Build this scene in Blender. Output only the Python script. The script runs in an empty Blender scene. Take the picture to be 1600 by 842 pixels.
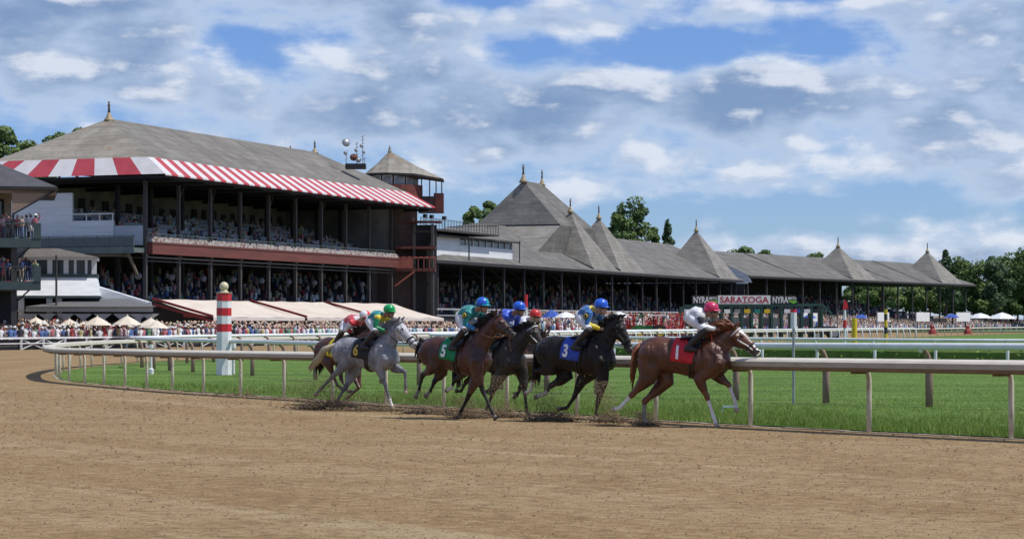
import bpy, bmesh, math, random
from mathutils import Vector, Matrix, noise as mnoise
import numpy as np
R = math.radians
rnd = random.Random(7)
sc = bpy.context.scene
col = sc.collection
# ------------------------------------------------------------------ camera, world, sun, exposure
F = 3500.0; HZ = 503.0; CZ = 1.85          # focal length and horizon in photo pixels, eye height
cd = bpy.data.cameras.new('camera'); cam = bpy.data.objects.new('camera', cd); col.objects.link(cam)
cam.location = (0, 0, CZ); cam.rotation_euler = (R(90), 0, 0)
cd.sensor_width = 36; cd.lens = F/1600*36; cd.shift_y = (HZ-421)/1600
cd.clip_start = 0.5; cd.clip_end = 6000
sc.camera = cam
SUN_AZ = (0.96, -0.20); SUN_EL = 59
wd = bpy.data.worlds.new('World'); sc.world = wd; wd.use_nodes = True
sl = bpy.data.lights.new('sun', 'SUN'); so = bpy.data.objects.new('sun', sl); col.objects.link(so)
sl.energy = 4.2; sl.angle = R(0.53); sl.color = (1, .955, .88)
_d = Vector((SUN_AZ[0]*math.cos(R(SUN_EL)), SUN_AZ[1]*math.cos(R(SUN_EL)), math.sin(R(SUN_EL)))).normalized()
so.rotation_euler = _d.to_track_quat('Z', 'Y').to_euler(); so.location = (60, -20, 80)
sc.view_settings.view_transform = 'Standard'; sc.view_settings.look = 'None'
sc.view_settings.exposure = 0.0; sc.view_settings.gamma = 1; sc.view_settings.use_curve_mapping = False

class NT:
    def __init__(s, tree): s.t = tree; s.n = tree.nodes; s.l = tree.links
    def node(s, typ, **kw):
        n = s.n.new(typ)
        for k, v in kw.items(): setattr(n, k, v)
        return n
    def put(s, sock, v):
        if isinstance(v, bpy.types.NodeSocket): s.l.new(v, sock)
        elif isinstance(v, (tuple, list)) and len(v) == 3 and sock.type == 'RGBA': sock.default_value = (*v, 1)
        else: sock.default_value = v
    def m(s, op, a, b=0.0, c=0.0, clamp=False):
        n = s.node('ShaderNodeMath', operation=op, use_clamp=clamp)
        s.put(n.inputs[0], a); s.put(n.inputs[1], b); s.put(n.inputs[2], c); return n.outputs[0]
    def vm(s, op, a, b=(0,0,0)):
        n = s.node('ShaderNodeVectorMath', operation=op); s.put(n.inputs[0], a); s.put(n.inputs[1], b); return n.outputs[0]
    def mix(s, f, a, b, typ='MIX'):
        n = s.node('ShaderNodeMix', data_type='RGBA', blend_type=typ)
        s.put(n.inputs[0], f); s.put(n.inputs[6], a); s.put(n.inputs[7], b); return n.outputs[2]
    def noise(s, vec, scale, detail=4, rough=.55, dist=0.0):
        n = s.node('ShaderNodeTexNoise'); s.put(n.inputs['Vector'], vec)
        n.inputs['Scale'].default_value = scale; n.inputs['Detail'].default_value = detail
        n.inputs['Roughness'].default_value = rough; n.inputs['Distortion'].default_value = dist
        return n.outputs['Fac']
    def ss(s, v, a, b):
        n = s.node('ShaderNodeMapRange', interpolation_type='SMOOTHSTEP')
        s.put(n.inputs[0], v); n.inputs[1].default_value = a; n.inputs[2].default_value = b
        return n.outputs[0]
    def comb(s, x, y, z):
        n = s.node('ShaderNodeCombineXYZ'); s.put(n.inputs[0], x); s.put(n.inputs[1], y); s.put(n.inputs[2], z); return n.outputs[0]

def build_world():
    t = NT(wd.node_tree); t.n.clear()
    sky = t.node('ShaderNodeTexSky', sky_type='NISHITA')
    sky.sun_disc = False; sky.sun_elevation = R(SUN_EL); sky.sun_rotation = math.atan2(SUN_AZ[0], SUN_AZ[1])
    sky.air_density = 1.0; sky.dust_density = 0.15; sky.ozone_density = 2.0; sky.altitude = 100
    tc = t.node('ShaderNodeTexCoord'); sep = t.node('ShaderNodeSeparateXYZ'); t.l.new(tc.outputs['Generated'], sep.inputs[0])
    x, y, z = sep.outputs
    # cloud layer: density from noise over the direction, denser low down, lit on the upper edge
    K = 8.75
    u = t.m('MULTIPLY', x, K)                      # 1 unit = 400 pixels of the photograph
    v = t.m('MULTIPLY', z, K)
    vv = t.m('MULTIPLY', v, 1.75)
    def dens(du, dv):
        q = t.m('ADD', t.m('MULTIPLY', v, 2.9), 1.7+dv*1.7)      # long flat layers
        lay = t.noise(t.comb(t.m('ADD', t.m('MULTIPLY', u, .62), 5.3+du), q, y), 1.5, 7, .56, .25)
        mid = t.noise(t.comb(t.m('ADD', u, 9.3+du), t.m('ADD', vv, 4.7+dv), y), 2.1, 10, .60, .10)
        vo = t.node('ShaderNodeTexVoronoi', feature='F1'); t.put(vo.inputs['Vector'], t.comb(t.m('ADD', u, 2.3+du), t.m('ADD', t.m('MULTIPLY', vv, 1.15), 4.1+dv), y)); vo.inputs['Scale'].default_value = 3.0; vo.inputs['Detail'].default_value = 1.5; vo.inputs['Roughness'].default_value = .6
        puff = t.m('SUBTRACT', .62, vo.outputs['Distance'])
        return t.m('ADD', t.m('ADD', t.m('MULTIPLY', lay, .52), t.m('MULTIPLY', mid, .56)), t.m('MULTIPLY', puff, .13))
    bias = 0.0
    # (u, v, ru, rv, amount): broad thick banks (+) and openings of blue (-), in units of 400 px about the view's middle on the horizon
    for (px, py, rx, ry, a) in ((120, 70, 330, 75, .25), (370, 150, 230, 50, .13), (620, 50, 130, 75, .22), (860, 40, 190, 28, .15),
                                (430, 95, 75, 42, -.26), (770, 10, 60, 50, -.16), (1010, 85, 330, 28, -.25), (1230, 15, 60, 45, -.2), (1470, 70, 230, 75, .24),
                                (1180, 130, 120, 25, .12), (1050, 180, 300, 55, .17), (780, 135, 140, 45, .12), (560, 195, 260, 32, .16), (760, 245, 170, 35, .12), (1240, 165, 160, 50, .14),
                                (1150, 250, 200, 30, .13), (1520, 210, 200, 45, .18), (1450, 355, 60, 22, .17), (1545, 310, 60, 22, .13),
                                (1330, 300, 110, 45, -.13), (1180, 335, 260, 40, -.14), (700, 300, 120, 40, -.10), (60, 190, 90, 25, .1), (300, 180, 90, 20, -.1), (1400, 405, 160, 14, .14), (1150, 385, 300, 16, .10), (1250, 290, 260, 22, .10), (900, 300, 220, 18, .08), (60, 60, 200, 60, .10)):
        cu = (px-800)/400; cv = (HZ-py)/400
        du = t.m('MULTIPLY', t.m('SUBTRACT', u, cu), 400/rx); dv = t.m('MULTIPLY', t.m('SUBTRACT', v, cv), 400/ry)
        r2 = t.m('ADD', t.m('MULTIPLY', du, du), t.m('MULTIPLY', dv, dv))
        e = t.m('MULTIPLY', t.m('POWER', 2.718, t.m('MULTIPLY', r2, -.8)), a*.8)
        bias = t.m('ADD', bias, e)
    d0 = t.m('ADD', dens(0, 0), bias); d1 = t.m('ADD', dens(.06, .11), bias)
    mask = t.ss(d0, .43, .60)
    core = t.ss(d0, .52, .80)
    lit = t.m('MULTIPLY', t.ss(t.m('SUBTRACT', d0, d1), -.005, .125), t.ss(d0, .45, .60))
    body = t.mix(core, (4.8, 5.8, 7.4), (2.0, 2.95, 4.7))
    cloud = t.mix(t.m('MULTIPLY', lit, .78), body, (7.6, 7.9, 8.5))
    skyc = t.mix(1.0, sky.outputs[0], (.50, .66, 1.05), 'MULTIPLY')
    fin = t.mix(t.m('MULTIPLY', mask, .9), skyc, cloud)
    bg = t.node('ShaderNodeBackground'); t.put(bg.inputs[0], fin); bg.inputs[1].default_value = 0.112
    out = t.node('ShaderNodeOutputWorld'); t.l.new(bg.outputs[0], out.inputs[0])
build_world()
wd.cycles.sampling_method = 'MANUAL'; wd.cycles.sample_map_resolution = 512

# ------------------------------------------------------------------ helpers
def g(Z):            # height of the ground at distance Z
    return float(np.interp(Z, [-60, 0, 35, 82, 120, 170, 240, 300, 3500], [.70, .26, 0, -.35, -.30, -.25, -.25, -.25, -.2]))
def at(px, Z): return (px-800)*Z/F
def zat(py, Z): return CZ+(HZ-py)*Z/F

MATS = {}
def mat(name, c, rough=.7, c2=None, scale=8, metal=0, bump=0, coord='Object', detail=5, stretch=(1,1,1), spec=.5, lo=.35, hi=.65, sheen=0, trans=0):
    if name in MATS: return MATS[name]
    mt = bpy.data.materials.new(name); mt.use_nodes = True; t = NT(mt.node_tree)
    b = t.n['Principled BSDF']; b.inputs['Roughness'].default_value = rough; b.inputs['Metallic'].default_value = metal
    b.inputs['Specular IOR Level'].default_value = spec
    if sheen: b.inputs['Sheen Weight'].default_value = sheen
    if c2 is None: c2 = tuple(k*.78 for k in c)
    tc = t.node('ShaderNodeTexCoord')
    v = t.vm('MULTIPLY', tc.outputs[coord], stretch)
    f = t.noise(v, scale, detail, .6)
    t.put(b.inputs['Base Color'], t.mix(t.ss(f, lo, hi), c, c2))
    if bump:
        bp = t.node('ShaderNodeBump'); bp.inputs['Strength'].default_value = bump; bp.inputs['Distance'].default_value = .02
        t.l.new(f, bp.inputs['Height']); t.l.new(bp.outputs[0], b.inputs['Normal'])
    if trans:
        tr = t.node('ShaderNodeBsdfTranslucent'); tr.inputs[0].default_value = (*c, 1)
        ms = t.node('ShaderNodeMixShader'); ms.inputs[0].default_value = trans
        t.l.new(b.outputs[0], ms.inputs[1]); t.l.new(tr.outputs[0], ms.inputs[2])
        t.l.new(ms.outputs[0], t.n['Material Output'].inputs[0])
    MATS[name] = mt
    return mt

class MB:
    def __init__(s): s.v = []; s.f = []; s.mi = []
    def add(s, vs, fs, m=0):
        o = len(s.v); s.v += [tuple(p) for p in vs]
        for f in fs: s.f.append([i+o for i in f]); s.mi.append(m)
    def poly(s, pts, m=0): s.add(pts, [list(range(len(pts)))], m)
    def box(s, x0, x1, y0, y1, z0, z1, m=0):
        s.add([(x0,y0,z0),(x1,y0,z0),(x1,y1,z0),(x0,y1,z0),(x0,y0,z1),(x1,y0,z1),(x1,y1,z1),(x0,y1,z1)],
              [(0,3,2,1),(4,5,6,7),(0,1,5,4),(1,2,6,5),(2,3,7,6),(3,0,4,7)], m)
    def bar(s, a, b, w, h=None, m=0):      # box beam from a to b
        a = Vector(a); b = Vector(b); h = h or w; d = (b-a).normalized()
        up = Vector((0,0,1)) if abs(d.z) < .95 else Vector((0,1,0))
        sx = d.cross(up).normalized()*w/2; sy = sx.cross(d).normalized()*h/2
        s.add([a-sx-sy, a+sx-sy, a+sx+sy, a-sx+sy, b-sx-sy, b+sx-sy, b+sx+sy, b-sx+sy],
              [(0,1,2,3),(7,6,5,4),(0,4,5,1),(1,5,6,2),(2,6,7,3),(3,7,4,0)], m)
    def tube(s, pts, rad, n=8, m=0, caps=True):
        pts = [Vector(p) for p in pts]; rad = [rad]*len(pts) if not isinstance(rad, (list, tuple)) else rad
        o = len(s.v); prev = None
        for i, p in enumerate(pts):
            d = (pts[min(i+1, len(pts)-1)]-pts[max(i-1, 0)]).normalized()
            if prev is None:
                ref = Vector((0,0,1)) if abs(d.z) < .9 else Vector((1,0,0)); a = d.cross(ref).normalized()
            else:
                a = (prev-d*prev.dot(d)).normalized()
            prev = a; b = d.cross(a)
            for k in range(n):
                q = 2*math.pi*k/n; s.v.append(tuple(p+(a*math.cos(q)+b*math.sin(q))*rad[i]))
        for i in range(len(pts)-1):
            for k in range(n):
                k2 = (k+1) % n; s.f.append([o+i*n+k, o+i*n+k2, o+(i+1)*n+k2, o+(i+1)*n+k]); s.mi.append(m)
        if caps:
            s.f.append([o+k for k in range(n)][::-1]); s.mi.append(m)
            e = o+(len(pts)-1)*n; s.f.append([e+k for k in range(n)]); s.mi.append(m)
    def lathe(s, prof, c=(0,0,0), n=12, m=0):   # prof: (r, z) from the bottom up
        o = len(s.v)
        for r, z in prof:
            for k in range(n):
                q = 2*math.pi*k/n+math.pi/n; s.v.append((c[0]+r*math.cos(q), c[1]+r*math.sin(q), c[2]+z))
        for i in range(len(prof)-1):
            for k in range(n):
                k2 = (k+1) % n; s.f.append([o+i*n+k, o+i*n+k2, o+(i+1)*n+k2, o+(i+1)*n+k]); s.mi.append(m)
        s.f.append([o+k for k in range(n)][::-1]); s.mi.append(m)
        e = o+(len(prof)-1)*n; s.f.append([e+k for k in range(n)]); s.mi.append(m)
    def ball(s, c, r, n=8, m=0, sz=1.0):
        k = max(4, n//2)
        s.lathe([(r*max(.03, math.sin(math.pi*i/k)), -r*sz*math.cos(math.pi*i/k)) for i in range(k+1)], c, n, m)
    def loft(s, pts, rad, n=14, m=0):          # elliptical rings; rad: (in-plane, lateral); path lies about the x-z plane
        pts = [Vector(p) for p in pts]; o = len(s.v); L = Vector((0,1,0))
        for i, p in enumerate(pts):
            d = (pts[min(i+1, len(pts)-1)]-pts[max(i-1, 0)]).normalized()
            nn = L.cross(d).normalized()*-1; l2 = d.cross(nn).normalized()
            a, b = rad[i]
            for k in range(n):
                q = 2*math.pi*k/n; s.v.append(tuple(p+nn*(a*math.cos(q))+l2*(b*math.sin(q))))
        for i in range(len(pts)-1):
            for k in range(n):
                k2 = (k+1) % n; s.f.append([o+i*n+k, o+i*n+k2, o+(i+1)*n+k2, o+(i+1)*n+k]); s.mi.append(m)
        s.f.append([o+k for k in range(n)][::-1]); s.mi.append(m)
        e = o+(len(pts)-1)*n; s.f.append([e+k for k in range(n)]); s.mi.append(m)
    def mesh(s, name, mats, smooth=False):
        me = bpy.data.meshes.new(name); me.from_pydata(s.v, [], s.f)
        for mm in (mats if isinstance(mats, (list, tuple)) else [mats]): me.materials.append(mm)
        me.polygons.foreach_set('material_index', s.mi)
        bm = bmesh.new(); bm.from_mesh(me); bmesh.ops.recalc_face_normals(bm, faces=bm.faces); bm.to_mesh(me); bm.free()
        if smooth: me.polygons.foreach_set('use_smooth', [True]*len(me.polygons))
        me.update(); return me
    def build(s, name, mats, parent=None, loc=(0,0,0), rotz=0, smooth=False):
        o = bpy.data.objects.new(name, s.mesh(name, mats, smooth)); col.objects.link(o)
        o.location = loc; o.rotation_euler = (0,0,rotz)
        if parent: o.parent = parent
        return o
def tag(o, label=None, cat=None, group=None, kind=None):
    if label: o['label'] = label
    if cat: o['category'] = cat
    if group: o['group'] = group
    if kind: o['kind'] = kind
    return o
def thing(name, label, cat, loc=(0,0,0), rotz=0, group=None):
    o = bpy.data.objects.new(name, None); col.objects.link(o); o.location = loc; o.rotation_euler = (0,0,rotz)
    o.empty_display_size = .3
    return tag(o, label, cat, group)
def remesh(mb, voxel, smooth=4, fac=.5):
    me = bpy.data.meshes.new('temp'); me.from_pydata(mb.v, [], mb.f)
    bm = bmesh.new(); bm.from_mesh(me); bmesh.ops.recalc_face_normals(bm, faces=bm.faces); bm.to_mesh(me); bm.free()
    ob = bpy.data.objects.new('temp', me); col.objects.link(ob)
    r = ob.modifiers.new('r', 'REMESH'); r.mode = 'VOXEL'; r.voxel_size = voxel; r.use_smooth_shade = True
    if smooth:
        q = ob.modifiers.new('s', 'SMOOTH'); q.factor = fac; q.iterations = smooth
    dg = bpy.context.evaluated_depsgraph_get(); ev = ob.evaluated_get(dg)
    out = bpy.data.meshes.new_from_object(ev, depsgraph=dg)
    bpy.data.objects.remove(ob); bpy.data.meshes.remove(me)
    out.polygons.foreach_set('use_smooth', [True]*len(out.polygons))
    return out
def link(name, me, parent=None, loc=(0,0,0), rotz=0):
    o = bpy.data.objects.new(name, me); col.objects.link(o); o.location = loc; o.rotation_euler = (0,0,rotz)
    if parent: o.parent = parent
    return o
def text_mb(txt, size, bold=0.0, mi=0):
    cu = bpy.data.curves.new('t', 'FONT'); cu.body = txt; cu.size = size; cu.align_x = 'CENTER'; cu.align_y = 'CENTER'; cu.offset = bold
    cu.resolution_u = 3
    ob = bpy.data.objects.new('t', cu); col.objects.link(ob)
    dg = bpy.context.evaluated_depsgraph_get(); me = bpy.data.meshes.new_from_object(ob.evaluated_get(dg))
    mb = MB(); mb.add([tuple(v.co) for v in me.vertices], [list(p.vertices) for p in me.polygons], mi)
    bpy.data.objects.remove(ob); bpy.data.meshes.remove(me); return mb
def smooth_table(tab):
    zs = [a for a, b in tab]; xs = [b for a, b in tab]
    Zd = np.linspace(zs[0], zs[-1], 3000); X = np.interp(Zd, zs, xs)
    for w in (31, 25, 21):
        k = np.ones(w)/w; pad = w//2
        l = X[0]-(X[1]-X[0])*np.arange(pad, 0, -1); r = X[-1]+(X[-1]-X[-2])*np.arange(1, pad+1)
        X = np.convolve(np.concatenate([l, X, r]), k, 'valid')
    return Zd, X
def resample(Zd, X, step):
    P = np.stack([X, Zd], 1); s = np.concatenate([[0], np.cumsum(np.hypot(*np.diff(P, axis=0).T))])
    t = np.arange(0, s[-1], step); return [(float(np.interp(q, s, X)), float(np.interp(q, s, Zd))) for q in t]
def outward(pts, i):        # unit vector across a path, to its left (x falling side)
    a = pts[max(0, i-1)]; b = pts[min(len(pts)-1, i+1)]; dx, dy = b[0]-a[0], b[1]-a[1]; l = math.hypot(dx, dy)
    return (-dy/l, dx/l)
# ------------------------------------------------------------------ ground
NEAR = [(12, 27), (20, 19.5), (27, 14), (35, 7.78), (40, 4.2), (46.4, .9), (52.5, -2.3), (57.9, -5.3), (62.8, -8.0), (68.2, -10.6), (74.1, -13.0), (79.4, -15.3), (84, -17.0), (92, -18.8),
        (100, -19.8), (108, -20.0), (119, -19.0), (130, -15.5), (145, -9.5), (165, -1), (200, 15), (240, 32), (270, 43), (330, 65), (430, 103)]
TURF = [(38, 24), (44, 16), (50, 9.6), (59, 3.6), (72, -2.1), (86, -8.6), (97, -14.6), (105, -17.6), (115, -16.6), (128, -12), (145, -5), (165, 4), (200, 20), (260, 44), (330, 72)]
INNR = [(84, 48), (90, 36), (97, 19.5), (112, 5.5), (124, -2), (132, -4.6), (140, -4.6), (152, -1), (175, 9), (210, 25), (270, 50)]
FENCE = [(140, -52), (150, -46), (165, -37.7), (190, -25), (225, -9.6), (270, 6), (340, 31), (440, 70), (560, 118), (660, 160)]
nZ, nX = smooth_table(NEAR); tZ, tX = smooth_table(TURF); iZ, iX = smooth_table(INNR); fZ, fX = smooth_table(FENCE)

def dirt_mat():
    mt = bpy.data.materials.new('track_dirt'); mt.use_nodes = True; t = NT(mt.node_tree); b = t.n['Principled BSDF']
    b.inputs['Roughness'].default_value = .95; b.inputs['Specular IOR Level'].default_value = .15
    tc = t.node('ShaderNodeTexCoord'); P = tc.outputs['Object']; sp = t.node('ShaderNodeSeparateXYZ'); t.l.new(tc.outputs['UV'], sp.inputs[0]); al, ac = sp.outputs[0], sp.outputs[1]
    wob = t.m('MULTIPLY', t.noise(t.comb(t.m('MULTIPLY', al, .05), 3.0, 0), 1.0, 3, .5), 1.6); ac = t.m('ADD', ac, wob)
    band = t.noise(t.comb(t.m('MULTIPLY', al, .012), ac, 0), .33, 4, .62)
    band2 = t.noise(t.comb(t.m('MULTIPLY', al, .05), t.m('ADD', ac, 40), 0), .75, 6, .6)
    groove = t.noise(t.comb(t.m('MULTIPLY', al, .35), t.m('ADD', ac, 90), 0), 7.0, 3, .6)
    fine = t.noise(P, 6, 8, .74); blot = t.noise(P, .55, 6, .66); grit = t.noise(P, 26, 4, .7)
    c = t.mix(t.ss(band, .40, .60), (.245, .158, .071), (.300, .209, .108))
    c = t.mix(t.m('MULTIPLY', t.ss(band2, .54, .66), .75), c, (.375, .295, .175))
    c = t.mix(t.m('MULTIPLY', t.ss(blot, .46, .62), .7), c, (.205, .128, .055))
    c = t.mix(t.m('MULTIPLY', t.ss(groove, .50, .66), .45), c, (.345, .26, .15)); c = t.mix(t.m('MULTIPLY', t.ss(groove, .46, .32), .4), c, (.15, .095, .042))
    c = t.mix(t.m('MULTIPLY', t.ss(fine, .51, .64), .7), c, (.36, .27, .150))
    c = t.mix(t.m('MULTIPLY', t.ss(fine, .48, .35), .8), c, (.12, .076, .040))
    c = t.mix(t.m('MULTIPLY', t.ss(grit, .46, .34), .5), c, (.11, .072, .04))
    vo = t.node('ShaderNodeTexVoronoi'); vo.inputs['Scale'].default_value = 1.5; t.l.new(P, vo.inputs['Vector'])
    hoof = t.m('MULTIPLY', t.ss(vo.outputs['Distance'], .24, .10), t.m('MULTIPLY', t.ss(ac, 9.0, 2.0), t.ss(blot, .40, .55)))
    c = t.mix(t.m('MULTIPLY', hoof, .6), c, (.12, .077, .04))
    t.put(b.inputs['Base Color'], c)
    h = t.m('ADD', t.m('MULTIPLY', fine, .7), t.m('MULTIPLY', grit, .3))
    bp = t.node('ShaderNodeBump'); bp.inputs['Strength'].default_value = .8; bp.inputs['Distance'].default_value = .035
    t.l.new(h, bp.inputs['Height']); t.l.new(bp.outputs[0], b.inputs['Normal'])
    return mt
def turf_mat():
    mt = bpy.data.materials.new('turf'); mt.use_nodes = True; t = NT(mt.node_tree); b = t.n['Principled BSDF']
    b.inputs['Roughness'].default_value = .85; b.inputs['Specular IOR Level'].default_value = .2
    tc = t.node('ShaderNodeTexCoord'); P = tc.outputs['Object']
    fine = t.noise(P, 7, 7, .7); med = t.noise(P, .45, 5, .6); st = t.noise(t.vm('MULTIPLY', P, (.10, .9, 1)), .9, 5, .62); st2 = t.noise(t.vm('MULTIPLY', P, (.16, .7, 1)), .55, 5, .62)
    c = t.mix(t.ss(med, .35, .65), (.085, .160, .021), (.118, .198, .033))
    c = t.mix(t.m('MULTIPLY', t.ss(st, .5, .66), .55), c, (.20, .29, .08))
    c = t.mix(t.m('MULTIPLY', t.ss(st2, .50, .64), .7), c, (.045, .095, .016))
    c = t.mix(t.m('MULTIPLY', t.ss(fine, .5, .3), .75), c, (.022, .055, .008))
    c = t.mix(t.m('MULTIPLY', t.ss(fine, .56, .72), .5), c, (.16, .25, .07))
    t.put(b.inputs['Base Color'], c)
    bp = t.node('ShaderNodeBump'); bp.inputs['Strength'].default_value = 1; bp.inputs['Distance'].default_value = .08
    t.l.new(fine, bp.inputs['Height']); t.l.new(bp.outputs[0], b.inputs['Normal'])
    return mt
M_dirt = dirt_mat(); M_turf = turf_mat()
def sheet(name, rows, m, dz, label, cat):      # rows: (Z, x0, x1)
    vs = []; fs = []; n = 2
    for Z, a, b in rows: vs += [(a, Z, g(Z)+dz), (b, Z, g(Z)+dz)]
    for i in range(len(rows)-1): fs.append((2*i, 2*i+1, 2*i+3, 2*i+2))
    mb = MB(); mb.add(vs, fs); o = mb.build(name, m); tag(o, label, cat, kind='structure'); return o
zr = [-60, 0, 10, 20, 35, 50, 65, 82, 95, 107, 120, 145, 170, 200, 240, 300, 600, 1200, 3500]
sheet('dirt_track', [(Z, -2200, 2200) for Z in zr], M_dirt, 0, 'brown harrowed dirt of the race track round the turn', 'race track')
def raced_strip():
    p = [q for q in resample(nZ, nX, 1.0) if q[1] < 425]; ds = [-.3, .3, 1, 2, 3.5, 5, 7, 9, 12, 15, 18, 22, 26, 31, 36]; n = len(ds); vs = []; uv = []; fs = []
    for i, a in enumerate(p):
        w = outward(p, i)
        for d in ds: x, y = a[0]+w[0]*d, a[1]+w[1]*d; vs.append((x, y, g(y)+.02)); uv.append((float(i), d))
    for i in range(len(p)-1):
        for k in range(n-1): q = i*n+k; fs.append((q, q+1, q+n+1, q+n))
    me = bpy.data.meshes.new('raced_track'); me.from_pydata(vs, [], fs); me.materials.append(M_dirt); L = me.uv_layers.new(name='UVMap')
    for lp in me.loops: L.data[lp.index].uv = uv[lp.vertex_index]
    bm = bmesh.new(); bm.from_mesh(me); bmesh.ops.recalc_face_normals(bm, faces=bm.faces)
    if sum(f.normal.z for f in bm.faces) < 0: bmesh.ops.reverse_faces(bm, faces=bm.faces)
    bm.to_mesh(me); bm.free(); o = link('raced_track', me); tag(o, 'harrowed brown racing strip following the near rail', 'race track', kind='structure')
raced_strip()
rows = [(float(Z), float(np.interp(Z, nZ, nX))+.05, 170.0) for Z in sorted(set(list(np.arange(14, 130, .75))+list(np.arange(130, 430, 3))+[35., 82., 120., 170., 240., 300.]))]
tf = sheet('turf_infield', rows, M_turf, .05, 'green mown turf inside the near rail', 'grass')
far = sheet('far_ground', [(Z, -2100, 2100) for Z in (455, 600, 1200, 3400)], mat('far_grass', (.06, .12, .03), .9, (.09, .13, .05), .05), .1, 'green ground behind the grandstands', 'grass')
rows = [(float(Z), -300, float(np.interp(Z, fZ, fX))-.3) for Z in list(np.arange(141, 450, 3))+[170., 240., 300.]]; rows.sort()
sheet('apron', rows, mat('apron_asphalt', (.16, .15, .145), .9, (.2, .19, .18), .8), .03, 'paved apron under the crowd behind the white fence', 'pavement')
# pale kerb at the foot of the near rail
pts = resample(nZ, nX, .8); mb = MB()
for i in range(len(pts)-1):
    a, b = pts[i], pts[i+1]; oa, ob = outward(pts, i), outward(pts, i+1)
    if a[1] > 135: break
    za, zb = g(a[1]), g(b[1])
    jit = .02*rnd.random()
    q = [(a[0]+oa[0]*.10, a[1]+oa[1]*.10, za-.05), (b[0]+ob[0]*.10, b[1]+ob[1]*.10, zb-.05), (b[0]-ob[0]*.12, b[1]-ob[1]*.12, zb-.05), (a[0]-oa[0]*.12, a[1]-oa[1]*.12, za-.05)]
    top = [(p[0], p[1], p[2]+.075+jit) for p in q]
    mb.add(q+top, [(4,5,6,7), (0,1,5,4), (1,2,6,5), (2,3,7,6), (3,0,4,7)])
tag(mb.build('kerb', mat('kerb_grey', (.42, .37, .30), .9, (.24, .18, .12), 1.2)), 'low pale kerb edging the dirt under the near rail', 'kerb', kind='structure')

# ------------------------------------------------------------------ rails
M_white = mat('white_paint', (.78, .79, .80), .45, (.70, .70, .69), 3)
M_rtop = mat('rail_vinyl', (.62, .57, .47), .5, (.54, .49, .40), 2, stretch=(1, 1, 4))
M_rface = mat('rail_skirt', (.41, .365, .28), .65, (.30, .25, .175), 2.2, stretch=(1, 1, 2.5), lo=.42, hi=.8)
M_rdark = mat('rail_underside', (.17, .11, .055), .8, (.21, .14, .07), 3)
M_post = mat('cream_post', (.56, .51, .40), .55, (.33, .25, .16), 9, stretch=(1, 1, .5), lo=.5, hi=.75)
M_steel = mat('galvanised', (.40, .41, .42), .4, (.30, .31, .33), 6, metal=.4)
M_brown = mat('brown_wood_post', (.33, .22, .18), .8, (.24, .155, .125), 5, stretch=(2, 2, .4), bump=.3)
def sweep(mb, pts, prof, h, m=None):     # prof: list of (outward, up); h: base height above ground
    o = len(mb.v); n = len(prof)
    for i, p in enumerate(pts):
        w = outward(pts, i)
        for a, b in prof: mb.v.append((p[0]+w[0]*a, p[1]+w[1]*a, g(p[1])+h+b))
    for i in range(len(pts)-1):
        for k in range(n):
            k2 = (k+1) % n; mb.f.append([o+i*n+k, o+i*n+k2, o+(i+1)*n+k2, o+(i+1)*n+k]); mb.mi.append(m[k] if m else 0)
    mb.f.append([o+k for k in range(n)]); mb.mi.append(0); e = o+(len(pts)-1)*n; mb.f.append([e+k for k in range(n)]); mb.mi.append(0)
def goose(mb, p, w, hb, H, out, r, r2=None, kink=.35):       # post with its head bent toward the track
    x, y = p; z = g(y)+.0; pts = [(x, y, z-.1), (x, y, z+H*.5), (x, y, z+H-kink)]
    for k in range(1, 7):
        q = k/6*math.pi/2; pts.append((x+w[0]*out*(1-math.cos(q)), y+w[1]*out*(1-math.cos(q)), z+H-kink+kink*math.sin(q)))
    mb.tube(pts, [r]*3+[(r2 or r)]*6, 10)
rail = thing('track_rail', 'cream safety rail with a wide hood curving round the dirt track', 'rail')
pts = resample(nZ, nX, .5); pts = [p for p in pts if 22 < p[1] < 425]
mb = MB()     # hood: crowned top, deep outer lip, dark underside
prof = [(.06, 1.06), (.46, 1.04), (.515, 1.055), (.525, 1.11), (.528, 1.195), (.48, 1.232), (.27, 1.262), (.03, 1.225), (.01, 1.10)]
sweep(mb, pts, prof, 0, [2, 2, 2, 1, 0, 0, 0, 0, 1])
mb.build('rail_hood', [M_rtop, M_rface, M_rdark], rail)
# joints between the hood panels are the hood's own pattern
pp = resample(nZ, nX, .05); seq = []
S0 = None
acc = 0; nxt = 0; lst = []
for i in range(1, len(pp)):
    acc += .05
    if acc >= nxt and 24 < pp[i][1] < 400:
        lst.append(i); nxt = acc+(3.06 if pp[i][1] < 140 else 6.0)
# shift so that posts fall at 1578, 1358, 1168 px
best = min([k for k in range(len(lst)) if pp[lst[k]][1] < 60], key=lambda j: abs(pp[lst[j]][0]/pp[lst[j]][1]*F+800-1358))
off = min(range(-70, 71), key=lambda o: abs(pp[lst[best]+o][0]/pp[lst[best]+o][1]*F+800-1358))
for j in lst[:96]:
    j = min(max(1, j+off), len(pp)-2); w = outward(pp, j); m1 = MB(); goose(m1, pp[j], w, 0, 1.11, .16, .045, .04, .22)
    po = m1.build('post', M_post, rail, smooth=True)
    m1 = MB(); x, y = pp[j]; c = (x+w[0]*.24, y+w[1]*.24, g(y)+1.005)
    m1.box(-.13, .13, -.06, .06, 0, .045); m1.build('bracket', M_rdark, po, loc=c, rotz=math.atan2(w[1], w[0]))

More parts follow.
